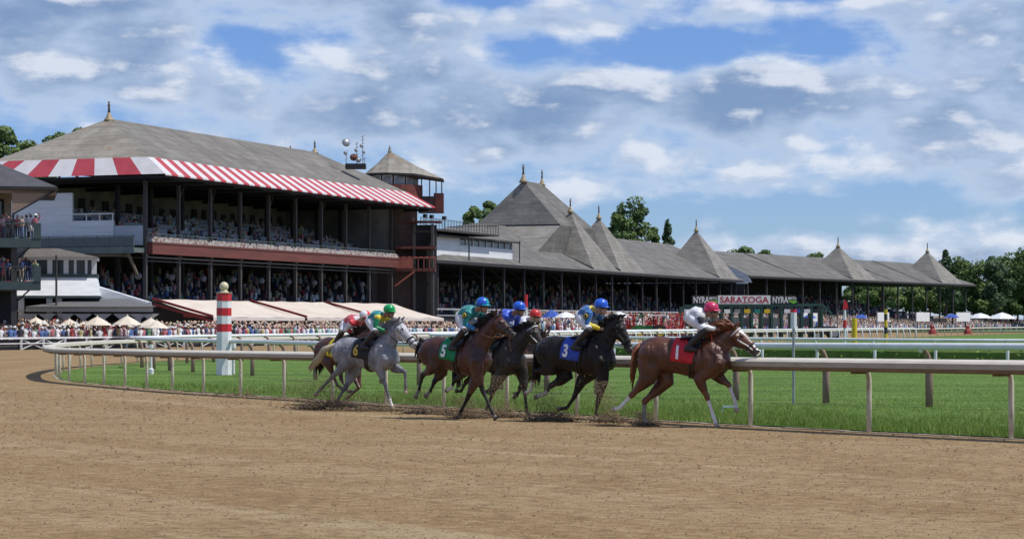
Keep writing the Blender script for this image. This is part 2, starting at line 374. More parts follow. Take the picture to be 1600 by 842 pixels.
def at_px(a): return a[0]/a[1]*F+800
def simple_rail(name, label, cat, Zs, Xs, lim, H, rad, postmat, postr, step, out, railmat, brackets=False, kink=.35, anchor=1290):
    t = thing(name, label, cat); p = [q for q in resample(Zs, Xs, .6) if lim[0] < q[1] < lim[1]]
    mb = MB(); prof = [(out+rad*math.cos(k/10*2*math.pi), rad*math.sin(k/10*2*math.pi)) for k in range(10)]
    sweep(mb, p, prof, H-rad); mb.build('rail_tube', railmat, t, smooth=True)
    fi = [a for a in resample(Zs, Xs, .05) if lim[0] < a[1] < lim[1]]; k0 = min((k for k in range(len(fi)) if fi[k][1] < 110), key=lambda k: abs(at_px(fi[k])-anchor)); n_ = round(step/.05); q = fi[k0 % n_::n_][:98]
    for i in range(len(q)):
        w = outward(q, i); m1 = MB(); goose(m1, q[i], w, 0, H-rad*1.6, out, postr, postr*.8, kink)
        po = m1.build('post', postmat, t, smooth=True)
        if brackets:
            m1 = MB(); m1.ball((q[i][0]+w[0]*out, q[i][1]+w[1]*out, g(q[i][1])+H-rad*2.1), .055, 8); m1.build('clamp', M_white, po, smooth=True)
    return t
simple_rail('turf_rail', 'thick white tubular rail on brown bent posts inside the turf course', 'rail', tZ, tX, (39, 200), 1.50, .085, M_brown, .085, 3.35, .28, M_white, True, .42)
simple_rail('inner_rail', 'thin white rail on white bent posts before the hedge', 'rail', iZ, iX, (86, 265), 1.46, .075, M_white, .07, 3.3, .3, M_white, False, .4, 1367)
# outer fence: two white boards, posts and crossed braces
fen = thing('outer_fence', 'white board fence with crossed braces holding back the crowd', 'fence')
p = [q for q in resample(fZ, fX, 1.0) if 146 < q[1] < 450]; mb = MB()
sweep(mb, p, [(-.05, .84), (.12, .84), (.12, .97), (-.05, .97)], 0); mb.build('top_board', M_white, fen)
mb = MB(); sweep(mb, p, [(-.03, .47), (.03, .47), (.03, .54), (-.03, .54)], 0); mb.build('mid_board', M_white, fen)
q = [a for a in resample(fZ, fX, 2.6) if 146 < a[1] < 400][:98]
for i, a in enumerate(q):
    m1 = MB(); m1.box(-.07, .07, -.07, .07, -.1, .838); m1.build('post', M_white, fen, loc=(a[0], a[1], g(a[1])))
    if i+1 < len(q) and i % 3 != 2 and a[1] < 230:
        b = q[i+1]; m1 = MB(); m1.bar((a[0], a[1]+.09, g(a[1])+.06), (b[0], b[1]+.09, g(b[1])+.80), .05); m1.bar((a[0], a[1]+.16, g(a[1])+.80), (b[0], b[1]+.16, g(b[1])+.06), .05)
        m1.build('cross_brace', M_white, fen)
p = [q for q in resample(fZ, fX, 2.0) if 146 < q[1] < 450]; mb = MB(); sweep(mb, p, [(.20, .02), (.24, .02), (.24, .8), (.20, .8)], 0)
mb.build('screen', mat('fence_screen', (.03, .035, .04), .9, (.06, .06, .06), 3), fen)

# hedge behind the inner rail: leaf tufts on a solid core
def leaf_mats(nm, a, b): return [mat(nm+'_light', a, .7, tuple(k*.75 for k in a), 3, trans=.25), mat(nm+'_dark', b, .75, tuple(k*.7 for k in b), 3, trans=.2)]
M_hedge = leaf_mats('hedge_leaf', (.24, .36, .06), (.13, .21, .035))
def leaves(mb, c, n, rx, ry, rz, size, up=.3, r=rnd):
    for _ in range(n):
        while True:
            a, b, d = r.uniform(-1,1), r.uniform(-1,1), r.uniform(-1,1)
            k = a*a+b*b+d*d
            if k < 1 and k > r.random()*.75: break
        p = Vector((c[0]+a*rx, c[1]+b*ry, c[2]+d*rz)); s = size*r.uniform(.6, 1.3)
        nv = Vector((a+r.uniform(-.8,.8), b+r.uniform(-.8,.8), d+up+r.uniform(-.8,.8))).normalized()
        t1 = nv.orthogonal().normalized(); t1.rotate(Matrix.Rotation(r.uniform(0, 6.28), 3, nv)); t2 = nv.cross(t1)
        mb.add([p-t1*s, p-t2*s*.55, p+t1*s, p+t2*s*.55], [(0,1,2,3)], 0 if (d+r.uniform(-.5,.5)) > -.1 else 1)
hz = [q for q in resample(iZ, iX, .8) if 86 < q[1] < 165]; mb = MB()
sh = [(q[0]-outward(hz, i)[0]*1.3, q[1]-outward(hz, i)[1]*1.3) for i, q in enumerate(hz)]
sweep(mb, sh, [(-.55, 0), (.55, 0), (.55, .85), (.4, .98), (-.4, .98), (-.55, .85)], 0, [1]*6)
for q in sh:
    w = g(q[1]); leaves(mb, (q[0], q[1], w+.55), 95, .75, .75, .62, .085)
tag(mb.build('hedge', M_hedge), 'long clipped green hedge running behind the thin white inner rail', 'hedge')

# ------------------------------------------------------------------ grass blades and clods near the camera
def blades():
    r = np.random.default_rng(3); N = 330000
    px = r.uniform(0, 2100, N); y = r.uniform(560, 712, N); Z = 5568/(y-528.9); X = (px-800)*Z/F
    keep = (X > np.interp(Z, nZ, nX)+.02) & (Z < 100) & (Z > 27)
    X, Z = X[keep], Z[keep]; n = len(X); cl = np.array([mnoise.noise(Vector((a*.9, b*.9, 0)))+.9*mnoise.noise(Vector((a*.33, b*.25, 4))) for a, b in zip(X, Z)])
    gz = np.interp(Z, [0, 35, 82, 120], [.26, 0, -.35, -.30])+.04
    dd = X-np.interp(Z, nZ, nX); edge = np.clip((6.5+3.5*cl-dd)/3.5, 0, 1)*(Z < 75)+.35*np.clip(1-dd/1.2, 0, 1)
    h = (.045+.075*edge+.035*np.clip(cl, -.5, 1))*r.uniform(.6, 1.35, n); h = np.maximum(h, .02); a = r.uniform(0, 6.28, n); w = .007+.004*r.random(n)
    lean = r.normal(0, .045, (n, 2))
    V = np.zeros((n, 3, 3)); dx, dy = np.cos(a)*w, np.sin(a)*w
    V[:, 0] = np.stack([X-dx, Z-dy, gz], 1); V[:, 1] = np.stack([X+dx, Z+dy, gz], 1); V[:, 2] = np.stack([X+lean[:, 0], Z+lean[:, 1], gz+h], 1)
    me = bpy.data.meshes.new('grass_blades'); me.vertices.add(3*n); me.vertices.foreach_set('co', V.reshape(-1))
    me.loops.add(3*n); me.loops.foreach_set('vertex_index', np.arange(3*n, dtype=np.int32)); me.polygons.add(n)
    me.polygons.foreach_set('loop_start', np.arange(0, 3*n, 3, dtype=np.int32)); me.polygons.foreach_set('loop_total', np.full(n, 3, dtype=np.int32))
    mi = (r.random(n)+.5*cl > .55).astype(np.int32)+(r.random(n) > .94)
    me.polygons.foreach_set('material_index', np.clip(mi, 0, 2).astype(np.int32))
    for m_ in (mat('blade_green', (.155, .250, .030), .6, (.095, .165, .020), 1.5, trans=.35), mat('blade_light', (.25, .34, .07), .6, (.18, .27, .05), 1.5, trans=.35), mat('blade_straw', (.30, .29, .13), .7, trans=.2)): me.materials.append(m_)
    me.update(calc_edges=True); me.validate()
    o = link('grass', me); tag(o, 'uneven green grass along the inside of the near rail', 'grass', kind='stuff')
blades()
def lump(mb, c, s, r, m=0, flat=.7):
    v = [Vector((0,0,1)), Vector((1,0,.1)), Vector((.2,1,0)), Vector((-1,.2,.1)), Vector((-.1,-1,0)), Vector((0,0,-.8))]
    rot = Matrix.Rotation(r.uniform(0, 6.28), 3, 'Z'); k = [r.uniform(.6, 1.25) for _ in v]
    mb.add([Vector(c)+Vector(((rot@(p*s*q)).x, (rot@(p*s*q)).y, (rot@(p*s*q)).z*flat)) for p, q in zip(v, k)], [(0,1,2),(0,2,3),(0,3,4),(0,4,1),(5,2,1),(5,3,2),(5,4,3),(5,1,4)], m)
def clods():
    r = np.random.default_rng(11); N = 150000; px = r.uniform(-30, 1630, N); py = r.uniform(606, 856, N); Z = 5568/(py-528.9); X = (px-800)*Z/F
    ok = X < np.interp(Z, nZ, nX)-.3; X, Z = X[ok], Z[ok]; n = len(X); gz = np.interp(Z, [-60, 0, 35, 82, 120], [.70, .26, 0, -.35, -.30])+.018
    s = Z/F*np.minimum(2.9, r.uniform(.45, .90, n)*(1+r.pareto(3.7, n))); a = r.uniform(0, 6.28, n); V = np.zeros((n, 5, 3))
    for q in range(4): k = s*r.uniform(.75, 1.5, n); V[:, q] = np.stack([X+np.cos(a+q*1.571)*k, Z+np.sin(a+q*1.571)*k*1.3, gz], 1)
    V[:, 4] = np.stack([X+r.normal(0, .3, n)*s, Z+r.normal(0, .3, n)*s, gz+s*r.uniform(.5, 1.25, n)], 1)
    base = (np.arange(n)*5)[:, None, None]; T = np.array([[0,1,4], [1,2,4], [2,3,4], [3,0,4]])[None]; L = (base+T).reshape(-1).astype(np.int32); f = 4*n
    me = bpy.data.meshes.new('dirt_clods'); me.vertices.add(5*n); me.vertices.foreach_set('co', V.reshape(-1)); me.loops.add(3*f); me.loops.foreach_set('vertex_index', L); me.polygons.add(f)
    me.polygons.foreach_set('loop_start', np.arange(0, 3*f, 3, dtype=np.int32)); me.polygons.foreach_set('loop_total', np.full(f, 3, dtype=np.int32))
    big = s > Z/F*1.7; mi = np.where(big, r.choice([0, 1, 2, 2], n), r.choice([0, 0, 1, 2, 3, 3], n)); me.polygons.foreach_set('material_index', np.repeat(mi, 4).astype(np.int32))
    for m_ in (mat('clod', (.215, .14, .066), .95), mat('clod_dark', (.13, .083, .040), .95), mat('clod_mid', (.175, .114, .054), .95), mat('clod_pale', (.32, .235, .13), .95)): me.materials.append(m_)
    me.update(calc_edges=True); me.validate(); tag(link('dirt_clods', me), 'loose clods and crumbs scattered over the harrowed dirt', 'dirt clods', kind='stuff')
clods()
# ------------------------------------------------------------------ materials of the buildings
def roof_mat(nm, a, b, course=1.2, patch=None, ang=0):
    mt = bpy.data.materials.new(nm); mt.use_nodes = True; t = NT(mt.node_tree); bs = t.n['Principled BSDF']; bs.inputs['Roughness'].default_value = .85
    bs.inputs['Specular IOR Level'].default_value = .25
    tc = t.node('ShaderNodeTexCoord'); P = tc.outputs['Object']; sp = t.node('ShaderNodeSeparateXYZ'); t.l.new(P, sp.inputs[0])
    n1 = t.noise(P, .28, 6, .62); n2 = t.noise(t.vm('MULTIPLY', P, (3.5, .35, .35)), .35, 5, .6); n3 = t.noise(P, 2.4, 4, .7)
    row = t.m('FRACT', t.m('MULTIPLY', sp.outputs[2], course)); rw = t.ss(row, .0, .22)
    rowid = t.m('FLOOR', t.m('MULTIPLY', sp.outputs[2], course)); n4 = t.noise(t.comb(t.m('MULTIPLY', sp.outputs[0], .6), t.m('MULTIPLY', rowid, 7.7), t.m('MULTIPLY', sp.outputs[1], .6)), .8, 2, .5)
    c = t.mix(t.ss(n1, .32, .66), a, b); c = t.mix(t.m('MULTIPLY', t.ss(n2, .46, .64), .45), c, tuple(k*.58 for k in a))
    c = t.mix(t.m('MULTIPLY', t.ss(n4, .45, .65), .28), c, tuple(k*1.45 for k in b)); c = t.mix(t.m('MULTIPLY', t.ss(n3, .5, .3), .5), c, tuple(k*.6 for k in a))
    if patch: c = t.mix(t.m('MULTIPLY', t.ss(t.noise(P, .7, 4, .6), .58, .70), .6), c, patch)
    c = t.mix(t.m('MULTIPLY', t.m('SUBTRACT', 1.0, rw), .35), c, tuple(k*.45 for k in a))
    t.put(bs.inputs['Base Color'], c); return mt
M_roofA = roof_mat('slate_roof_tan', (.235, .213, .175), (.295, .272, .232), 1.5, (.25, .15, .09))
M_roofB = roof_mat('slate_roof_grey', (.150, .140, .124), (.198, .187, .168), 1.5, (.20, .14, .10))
M_roofC = roof_mat('shingle_roof_grey', (.122, .117, .109), (.162, .156, .146), 1.0)
M_roofT = roof_mat('tower_shingle', (.18, .17, .152), (.235, .223, .20), 1.8)
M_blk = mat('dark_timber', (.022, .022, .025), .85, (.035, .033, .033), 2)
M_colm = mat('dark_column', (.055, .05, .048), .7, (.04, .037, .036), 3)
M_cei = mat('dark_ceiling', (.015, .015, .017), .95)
M_redb = mat('red_beam', (.15, .042, .032), .75, (.11, .033, .026), .8, stretch=(.4, 1, 2))
M_awr = mat('awning_red', (.56, .075, .10), .7, (.48, .06, .085), .8, trans=.25)
M_aww = mat('awning_white', (.80, .78, .78), .7, (.72, .70, .70), .8, trans=.25)
M_pink = mat('canopy_canvas', (.80, .72, .64), .8, (.72, .62, .54), .5, stretch=(.6, 1.5, 1), trans=.2)
M_canred = mat('canopy_red_frame', (.30, .03, .025), .7)
M_whs = mat('white_siding', (.72, .73, .74), .7, (.62, .63, .65), .8, stretch=(.3, .3, 5))
M_grn = mat('dark_green_paint', (.035, .06, .065), .6, (.045, .075, .075), 1)
M_grng = mat('grey_green_paint', (.12, .15, .14), .6, (.09, .115, .11), .8)
M_gold = mat('finial_gilt', (.36, .28, .15), .55, (.27, .20, .12), 5)
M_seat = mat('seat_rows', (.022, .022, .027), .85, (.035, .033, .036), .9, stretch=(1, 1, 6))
M_tier = mat('box_front_white', (.36, .38, .42), .7, (.24, .26, .30), .9)
M_backw = mat('rear_wall_grey', (.24, .235, .22), .8, (.15, .145, .14), .35)
M_glass = mat('dark_glass', (.03, .04, .05), .15, (.05, .06, .07), 1)
M_tan = mat('tan_fascia', (.36, .29, .22), .8)
M_flow = mat('flower_boxes', (.42, .40, .37), .8, (.22, .13, .12), 2.2, lo=.45, hi=.6)

def hip_roof(parent, s0, s1, t0, t1, r0, r1, rt, ze, zr, mats=(0, 1, 0, 1), name='roof', M=None, drop=.35, wallback=True):
    mb = MB(); E = [(s0,t0,ze), (s1,t0,ze), (s1,t1,ze), (s0,t1,ze)]; A = (r0, rt, zr); B = (r1, rt, zr)
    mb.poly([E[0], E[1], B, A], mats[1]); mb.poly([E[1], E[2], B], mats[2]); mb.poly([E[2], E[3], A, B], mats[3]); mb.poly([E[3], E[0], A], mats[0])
    D = [(x, y, z-drop) for x, y, z in E]
    for i in range(4): mb.poly([D[i], D[(i+1) % 4], E[(i+1) % 4], E[i]], 2)
    mb.poly(D[::-1], 2); return mb.build(name, M, parent)
def finial(parent, p, h=1.9, r=.45):
    mb = MB(); mb.lathe([(r, 0), (r*.75, h*.12), (r*.34, h*.3), (r*.26, h*.42)], p, 10, 0); mb.lathe([(r*.24, h*.42), (r*.17, h*.72), (r*.30, h*.78), (r*.12, h*.86), (r*.20, h*.92), (.02, h)], p, 8, 1)
    return mb.build('finial', [M_gold, mat('finial_spike', (.20, .17, .13), .6)], parent, smooth=True)
def pyramid(parent, s0, s1, t0, t1, z0, apex, flare=.0, name='spire_roof'):
    mb = MB(); a = Vector(apex); E = [Vector((s0,t0,z0)), Vector((s1,t0,z0)), Vector((s1,t1,z0)), Vector((s0,t1,z0))]
    lv = [(0, 0), (.33, .30), (.66, .645), (1, 1)]; prev = E
    for q, k in lv[1:]:        # a slight concave sweep up to the point
        cur = [Vector((e.x+(a.x-e.x)*(k+.035*math.sin(q*math.pi)), e.y+(a.y-e.y)*(k+.035*math.sin(q*math.pi)), z0+(a.z-z0)*q)) for e in E]
        for i in range(4):
            j = (i+1) % 4
            if q < 1: mb.poly([prev[i], prev[j], cur[j], cur[i]], 0)
            else: mb.poly([prev[i], prev[j], a], 0)
        prev = cur
    sp = mb.build(name, [M_roofT, M_blk], parent)
    m2 = MB()                  # dark flashing along the front foot edges
    m2.bar(E[0]+Vector((-.05, 0, .1)), E[0]+(E[3]-E[0])*.55+Vector((-.05, 0, (a.z-z0)*.33)), .25, .3); m2.build('flashing', M_colm, sp)
    finial(parent, (apex[0], apex[1], apex[2]-.25), 2.3, .55); return sp

def seated(mb, s0, s1, t, z, n, r, pal):       # small sitting figures: hips, torso, head
    for _ in range(n):
        s = r.uniform(s0, s1); y = t+r.uniform(-.15, .15); c = r.randrange(pal); w = r.uniform(.2, .26); h = r.uniform(.55, .7); lean = r.uniform(-.12, .12)
        b = [(s-w, y-.13, z), (s+w, y-.13, z), (s+w, y+.13, z), (s-w, y+.13, z)]; u_ = [(s-w*.8+lean, y-.1, z+h), (s+w*.8+lean, y-.1, z+h), (s+w*.8+lean, y+.1, z+h), (s-w*.8+lean, y+.1, z+h)]
        mb.add(b+u_, [(0,1,5,4), (1,2,6,5), (2,3,7,6), (3,0,4,7), (4,5,6,7)], c)
        mb.lathe([(.04, 0), (.10, .06), (.11, .15), (.05, .24)], (s+lean*1.2, y, z+h+.02), 5, pal+r.randrange(3))
CROWD = [(.75,.74,.73), (.70,.70,.72), (.05,.07,.16), (.10,.18,.40), (.42,.05,.06), (.50,.16,.18), (.03,.03,.04), (.55,.42,.32), (.26,.42,.50), (.45,.38,.20), (.12,.25,.14), (.62,.40,.45)]
M_crowd = [mat('cloth_%s' % n, c, .85) for c, n in zip(CROWD, ('white', 'pale', 'navy', 'blue', 'red', 'coral', 'black', 'tan', 'aqua', 'mustard', 'green', 'pink'))]
M_skin3 = [mat('skin_a', (.52, .32, .23), .6), mat('hair_dark', (.04, .028, .02), .8), mat('hat_straw', (.60, .50, .34), .8)]
CUR = M_crowd+M_skin3

# ------------------------------------------------------------------ clubhouse
rz = math.atan2(.935, .355)
cl = thing('clubhouse', 'big open clubhouse stand with grey hipped roof and red and white striped awning', 'grandstand', (-35.3, 217, 0), rz)
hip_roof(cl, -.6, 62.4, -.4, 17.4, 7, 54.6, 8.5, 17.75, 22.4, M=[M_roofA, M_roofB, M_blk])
finial(cl, (7, 8.5, 22.1), 2.1, .6); finial(cl, (54.6, 8.5, 22.2), 1.6, .5); finial(cl, (50.0, 9.5, 21.9), 1.0, .4)
mb = MB(); n = 54                                         # front awning
for i in range(n):
    a, b = i/n, (i+1)/n; s_t = lambda q: -.6+63*q; s_b = lambda q: -2.2+66.6*q
    mb.poly([(s_b(a), -3.2, 16.0), (s_b(b), -3.2, 16.0), (s_t(b), -.4, 17.78), (s_t(a), -.4, 17.78)], (i+1) % 2)
    mb.poly([(s_b(a), -3.2, 15.85), (s_b(b), -3.2, 15.85), (s_b(b), -3.2, 16.0), (s_b(a), -3.2, 16.0)], (i+1) % 2)
n = 9
for i in range(n):
    a, b = i/n, (i+1)/n; t_t = lambda q: -.4+17.8*q; t_b = lambda q: -3.2+23.4*q
    mb.poly([(-2.2, t_b(a), 16.0), (-2.2, t_b(b), 16.0), (-.6, t_t(b), 17.78), (-.6, t_t(a), 17.78)], (i+1) % 2)
    mb.poly([(64.4, t_b(a), 16.0), (64.4, t_b(b), 16.0), (62.4, t_t(b), 17.78), (62.4, t_t(a), 17.78)], i % 2)
mb.build('striped_awning', [M_awr, M_aww], cl)
mb = MB(); mb.poly([(-2.0, -3.0, 15.9), (64, -3.0, 15.9), (64, 18, 15.9), (-2.0, 18, 15.9)]); mb.bar((-1.9, -2.9, 15.75), (64, -2.9, 15.75), .15, .25); mb.bar((-1.9, -2.9, 15.75), (-1.9, 17, 15.75), .15, .25)
for i in range(11): mb.bar((i*6.3, -2.9, 15.6), (i*6.3, 17, 15.6), .18, .35)
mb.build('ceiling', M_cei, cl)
for i in range(10):
    mb = MB(); mb.box(-.16, .16, -.16, .16, -.3, 15.6); mb.box(-.24, .24, -.24, .24, 8.2, 8.5)
    if i in (1, 2, 4, 6): mb.bar((0, .1, 13.6), (1.3, .1, 15.4), .1)
    mb.build('column', M_colm, cl, loc=(i*6.53, .25, 0))
    if i:
        mb = MB(); mb.box(-.2, .2, -.2, .2, -.3, 15.6); mb.build('column', M_blk, cl, loc=(i*6.53-1.2, 6.5, 0))
mb = MB(); mb.box(0, 59.2, -.55, .05, 8.45, 9.6); mb.box(-.1, 59.3, -.62, -.551, 9.45, 9.62); mb.build('floor_beam', M_redb, cl)
mb = MB(); mb.box(0, 59.2, -.5, -.2, 9.625, 9.95); r = random.Random(4)
for i in range(260):
    s = r.uniform(.2, 59); mb.ball((s, -.35, 9.98), r.uniform(.12, .22), 5, 0, .7)
mb.build('flower_boxes', M_flow, cl)
mb = MB(); mb.bar((0, -.1, 10.45), (59.2, -.1, 10.45), .05); mb.bar((0, -.1, 10.2), (59.2, -.1, 10.2), .04)
for i in range(60): mb.bar((i, -.1, 9.7), (i, -.1, 10.45), .04)
mb.build('railing', M_grng, cl)
mb = MB(); mb.box(.1, 59, .06, 17, 8.9, 9.3); mb.build('upper_floor', M_blk, cl)
mbT = MB(); mbS = MB(); crowd = MB(); r = random.Random(5)
for k in range(6):
    t = 1.2+k*2.0; z = 9.3+k*.62
    mbS.box(.3, 58.8, t, t+1.99, 9.0, z+.02*k+.05)
    for j in range(9):
        if r.random() < .93: mbT.box(j*6.53+.25+r.random(), j*6.53+6.3-r.random(), t-.12, t-.03, z, z+.82)
    seated(crowd, 1, 58, t+.75, z+.15, 110 if k < 4 else 70, r, len(CROWD)); seated(crowd, 1, 58, t+.1, z+.35, 40, r, len(CROWD))
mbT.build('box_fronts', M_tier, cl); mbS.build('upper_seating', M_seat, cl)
o = crowd.build('seated_crowd', CUR, cl); tag(o, kind='stuff')
mb = MB(); mb.box(.3, 59, 14.6, 14.9, 9, 15.8, 0)
for i in range(24):
    s = 1.4+i*2.4; h = r.choice((1.2, 2.1, 1.0, 2.1)); zb = 12.6 if h > 2 else 13.4; mb.box(s, s+r.uniform(.7, 1.3), 14.5, 14.599, zb, zb+h, 1)
mb.box(59.0, 59.3, .5, 15, 9, 15.8, 0); mb.build('rear_wall', [M_backw, M_blk], cl)
mb = MB()                                                # white stepped parapet of the near end
mb.box(-.25, 0, 3.7, 17.2, 9.4, 11.75); mb.box(-.25, 0, 8.3, 17.2, 11.75, 14.5); mb.box(-.25, -.05, 3.7, 8.298, 12.35, 12.45)
for t in (3.75, 5.2, 6.7): mb.box(-.2, -.1, t, t+.08, 11.752, 12.4)
mb.build('end_parapet', M_whs, cl)
mb = MB(); mb.box(-.1, 0, .3, 3.698, 9.3, 11.2); mb.build('end_panel', mat('grey_panel', (.46, .50, .55), .7), cl)
eb = MB(); eb.box(-2.2, -.3, .2, 16.5, 8.55, 9.0, 0); eb.box(-2.24, -2.201, .2, 16.5, 8.45, 9.1, 0)
for i in range(12): eb.box(-2.2, -2.14, .25+i*1.35, .33+i*1.35, 9.1, 10.1, 0)
eb.box(-2.2, -2.14, .2, 16.5, 10.1, 10.18, 0); eb.box(-2.17, -2.15, .3, 16.4, 9.15, 10.05, 1)
e = eb.build('end_balcony', [M_grng, mat('mesh_infill', (.10, .125, .13), .7)], cl)
mb = MB()
for t in (1.0, 7.0, 12.5): mb.bar((-2.0, t, 8.5), (-.1, t, 6.3), .22)
mb.box(-1.9, -.3, 2, 14, 8.2, 8.42); mb.build('brace', mat('brown_brace', (.16, .13, .09), .8), e)
mb = MB(); 
for k in range(8): mb.box(.3, 58.8, 1.4+k*1.6, 3.0+k*1.6, 0, 3.4+k*.52)
mb.box(.3, 59, 14.6, 14.9, 0, 8.8); mb.box(-.0, .28, 1, 14.6, 0, 4.2); mb.build('lower_seating', M_seat, cl)
crowd = MB()
for k in range(8): seated(crowd, 1, 58, 2.2+k*1.6, 3.45+k*.52, 46, r, len(CROWD))
tag(crowd.build('seated_crowd', CUR, cl), kind='stuff')
mb = MB(); mb.box(0, 59.2, .1, .3, 8.1, 8.2); mb.box(0, 59.2, .1, .2, 7.75, 7.8); mb.build('conduit', mat('grey_pipe', (.16, .16, .16), .6), cl)
for i in range(9):                                        # big white fans hung by the columns
    fa = MB(); fa.lathe([(.30, 0), (.35, .08), (.35, .18), (.30, .25)], (0, 0, 0), 12, 0); fa.ball((0, 0, .1), .14, 6, 0)
    f_ = fa.build('fan', mat('fan_grey', (.22, .225, .24), .6, (.10, .105, .11), 6), cl, loc=(i*6.53+1.0, 1.6, 6.3), smooth=True); f_.rotation_euler = (R(78), 0, R(-68))
for i, (a, b) in enumerate(((0, 19.8), (20.4, 38.0), (38.6, 57.5))):   # canvas canopies over the apron
    mb = MB(); N = 12
    for j in range(N):
        s0 = a+(b-a)*j/N; s1 = a+(b-a)*(j+1)/N; P = lambda s, q: (s, -.6-6.6*q, 4.05-1.75*q-.18*math.sin(q*math.pi)+.04*math.sin(s*3))
        for k in range(4): mb.poly([P(s0, (k+1)/4), P(s1, (k+1)/4), P(s1, k/4), P(s0, k/4)], 0)
        mb.poly([(s0, -7.2, 1.98), (s1, -7.2, 1.98), (s1, -7.2, 2.3), (s0, -7.2, 2.3)], 0)
    c_ = mb.build('canopy', M_pink, cl)
    mb = MB()
    for j in range(5):
        s = a+.2+(b-a-.4)*j/4; mb.bar((s, -.5, 3.6), (s, -7.0, 1.9), .16, .2); mb.tube([(s, -7, 0), (s, -7, 2.1)], .06, 6)
    mb.bar((a+.3, -3.8, 2.55), (b-.3, -3.8, 2.55), .1, .5); mb.bar((a-.12, -.6, 4.12), (a-.12, -7.2, 2.4), .22, .22); mb.build('canopy_frame', M_canred, c_)
mb = MB(); mb.box(0, 59, -.5, -.3, 3.4, 4.1); mb.box(0, 59, .0, .3, 0, 3.5); mb.build('lower_fascia', M_blk, cl)

# ------------------------------------------------------------------ main grandstand
gs = thing('grandstand', 'long dark open grandstand with steep grey spired roofs', 'grandstand', (-35.3, 217, 0), rz)
hip_roof(gs, 72, 222.5, -.2, 28, 121.5, 222.2, 14, 9.75, 16.7, (0, 0, 0, 0), M=[M_roofC, M_roofC, M_blk], drop=.4)
mb = MB()                                                 # tall hipped centre roof, steeper at its foot
r1 = [(136, 12, 23.8), (144.5, 12, 23.8)]; q1 = [(133.5, 5, 16.7), (149.5, 5, 16.7), (149.5, 19, 16.7), (133.5, 19, 16.7)]; q0 = [(123, 5.2, 12.0), (155, 5.2, 12.0), (155, 22, 12), (123, 22, 12)]
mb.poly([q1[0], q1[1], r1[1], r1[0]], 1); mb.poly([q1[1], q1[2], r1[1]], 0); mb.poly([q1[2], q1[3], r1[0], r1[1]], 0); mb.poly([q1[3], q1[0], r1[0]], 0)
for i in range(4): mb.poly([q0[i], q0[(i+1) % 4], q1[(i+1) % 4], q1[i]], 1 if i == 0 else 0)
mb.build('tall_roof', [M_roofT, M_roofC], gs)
mb = MB(); mb.bar((133.4, 19, 16.75), (133.4, 5, 16.75), .22, .22); mb.build('flashing', M_colm, gs)
finial(gs, (136, 12, 23.5), 2.9, .75); finial(gs, (144.5, 12, 23.5), 2.6, .6)
pyramid(gs, 135, 147, .15, 12, 9.9, (141, 6, 19.2)); pyramid(gs, 148.5, 161.5, .15, 12, 9.9, (155, 6, 18.8)); pyramid(gs, 207, 220.5, .15, 12.5, 9.9, (213, 6.3, 19.0))
for i in range(19):
    mb = MB(); mb.box(-.15, .15, -.15, .15, 0, 9.35); mb.bar((0, 0, 7.6), (0, 2.4, 9.3), .14); mb.build('column', M_blk if i % 3 else M_colm, gs, loc=(75+i*7.95, 1.0, 0))
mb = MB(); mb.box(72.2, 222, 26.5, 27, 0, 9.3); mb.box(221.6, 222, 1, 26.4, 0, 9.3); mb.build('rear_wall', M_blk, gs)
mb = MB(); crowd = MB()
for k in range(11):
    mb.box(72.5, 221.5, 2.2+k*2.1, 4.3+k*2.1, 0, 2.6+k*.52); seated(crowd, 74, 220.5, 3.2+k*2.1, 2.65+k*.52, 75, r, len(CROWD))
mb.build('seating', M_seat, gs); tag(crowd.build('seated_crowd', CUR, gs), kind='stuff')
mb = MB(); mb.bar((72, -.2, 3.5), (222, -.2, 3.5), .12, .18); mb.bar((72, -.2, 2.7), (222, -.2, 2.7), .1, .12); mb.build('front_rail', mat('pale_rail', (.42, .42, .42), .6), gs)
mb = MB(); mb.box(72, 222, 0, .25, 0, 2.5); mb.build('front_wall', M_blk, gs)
# white box and viewing deck on the near end of its roof
pb = thing('press_box', 'white glazed box with a railed viewing deck on the low roof of the long grandstand', 'press box', (-35.3, 217, 0), rz)
mb = MB(); mb.box(76, 104, 1.6, 8, 10.3, 12.0, 0); mb.box(76, 84, 1.6, 8, 12.0, 13.2, 0); mb.box(83.9, 104, 1.75, 8, 12.0, 13.0, 1); mb.build('cabin', [M_whs, M_glass], pb)
mb = MB()
for i in range(9): mb.box(84.1+i*2.45, 84.3+i*2.45, 1.62, 1.749, 12.0, 13.15)
mb.build('mullions', M_whs, pb)
mb = MB(); mb.poly([(75, .8, 13.15), (105, .8, 13.0), (105, 8.5, 13.3), (75, 8.5, 13.45)]); mb.box(75, 105, .8, 1.0, 12.85, 13.1); mb.build('flat_roof', M_colm, pb)
mb = MB(); mb.box(68, 95, .2, 8, 13.5, 13.75); mb.build('deck', M_colm, pb)
mb = MB(); mb.bar((68, .3, 14.95), (95, .3, 14.95), .08); mb.bar((95, .3, 14.95), (95, 8, 14.95), .08)
for i in range(28): mb.bar((68+i, .3, 13.75), (68+i, .3, 14.95), .06)
for z in (14.1, 14.4, 14.7): mb.bar((68, .3, z), (95, .3, z), .04)
mb.build('railing', M_colm, pb)
mb = MB(); mb.bar((84, .2, 10), (84, .2, 13.2), .15); mb.build('post', M_colm, pb); mb = MB(); mb.bar((104, .6, 10), (104, .6, 13.2), .12); mb.build('post', M_colm, pb)
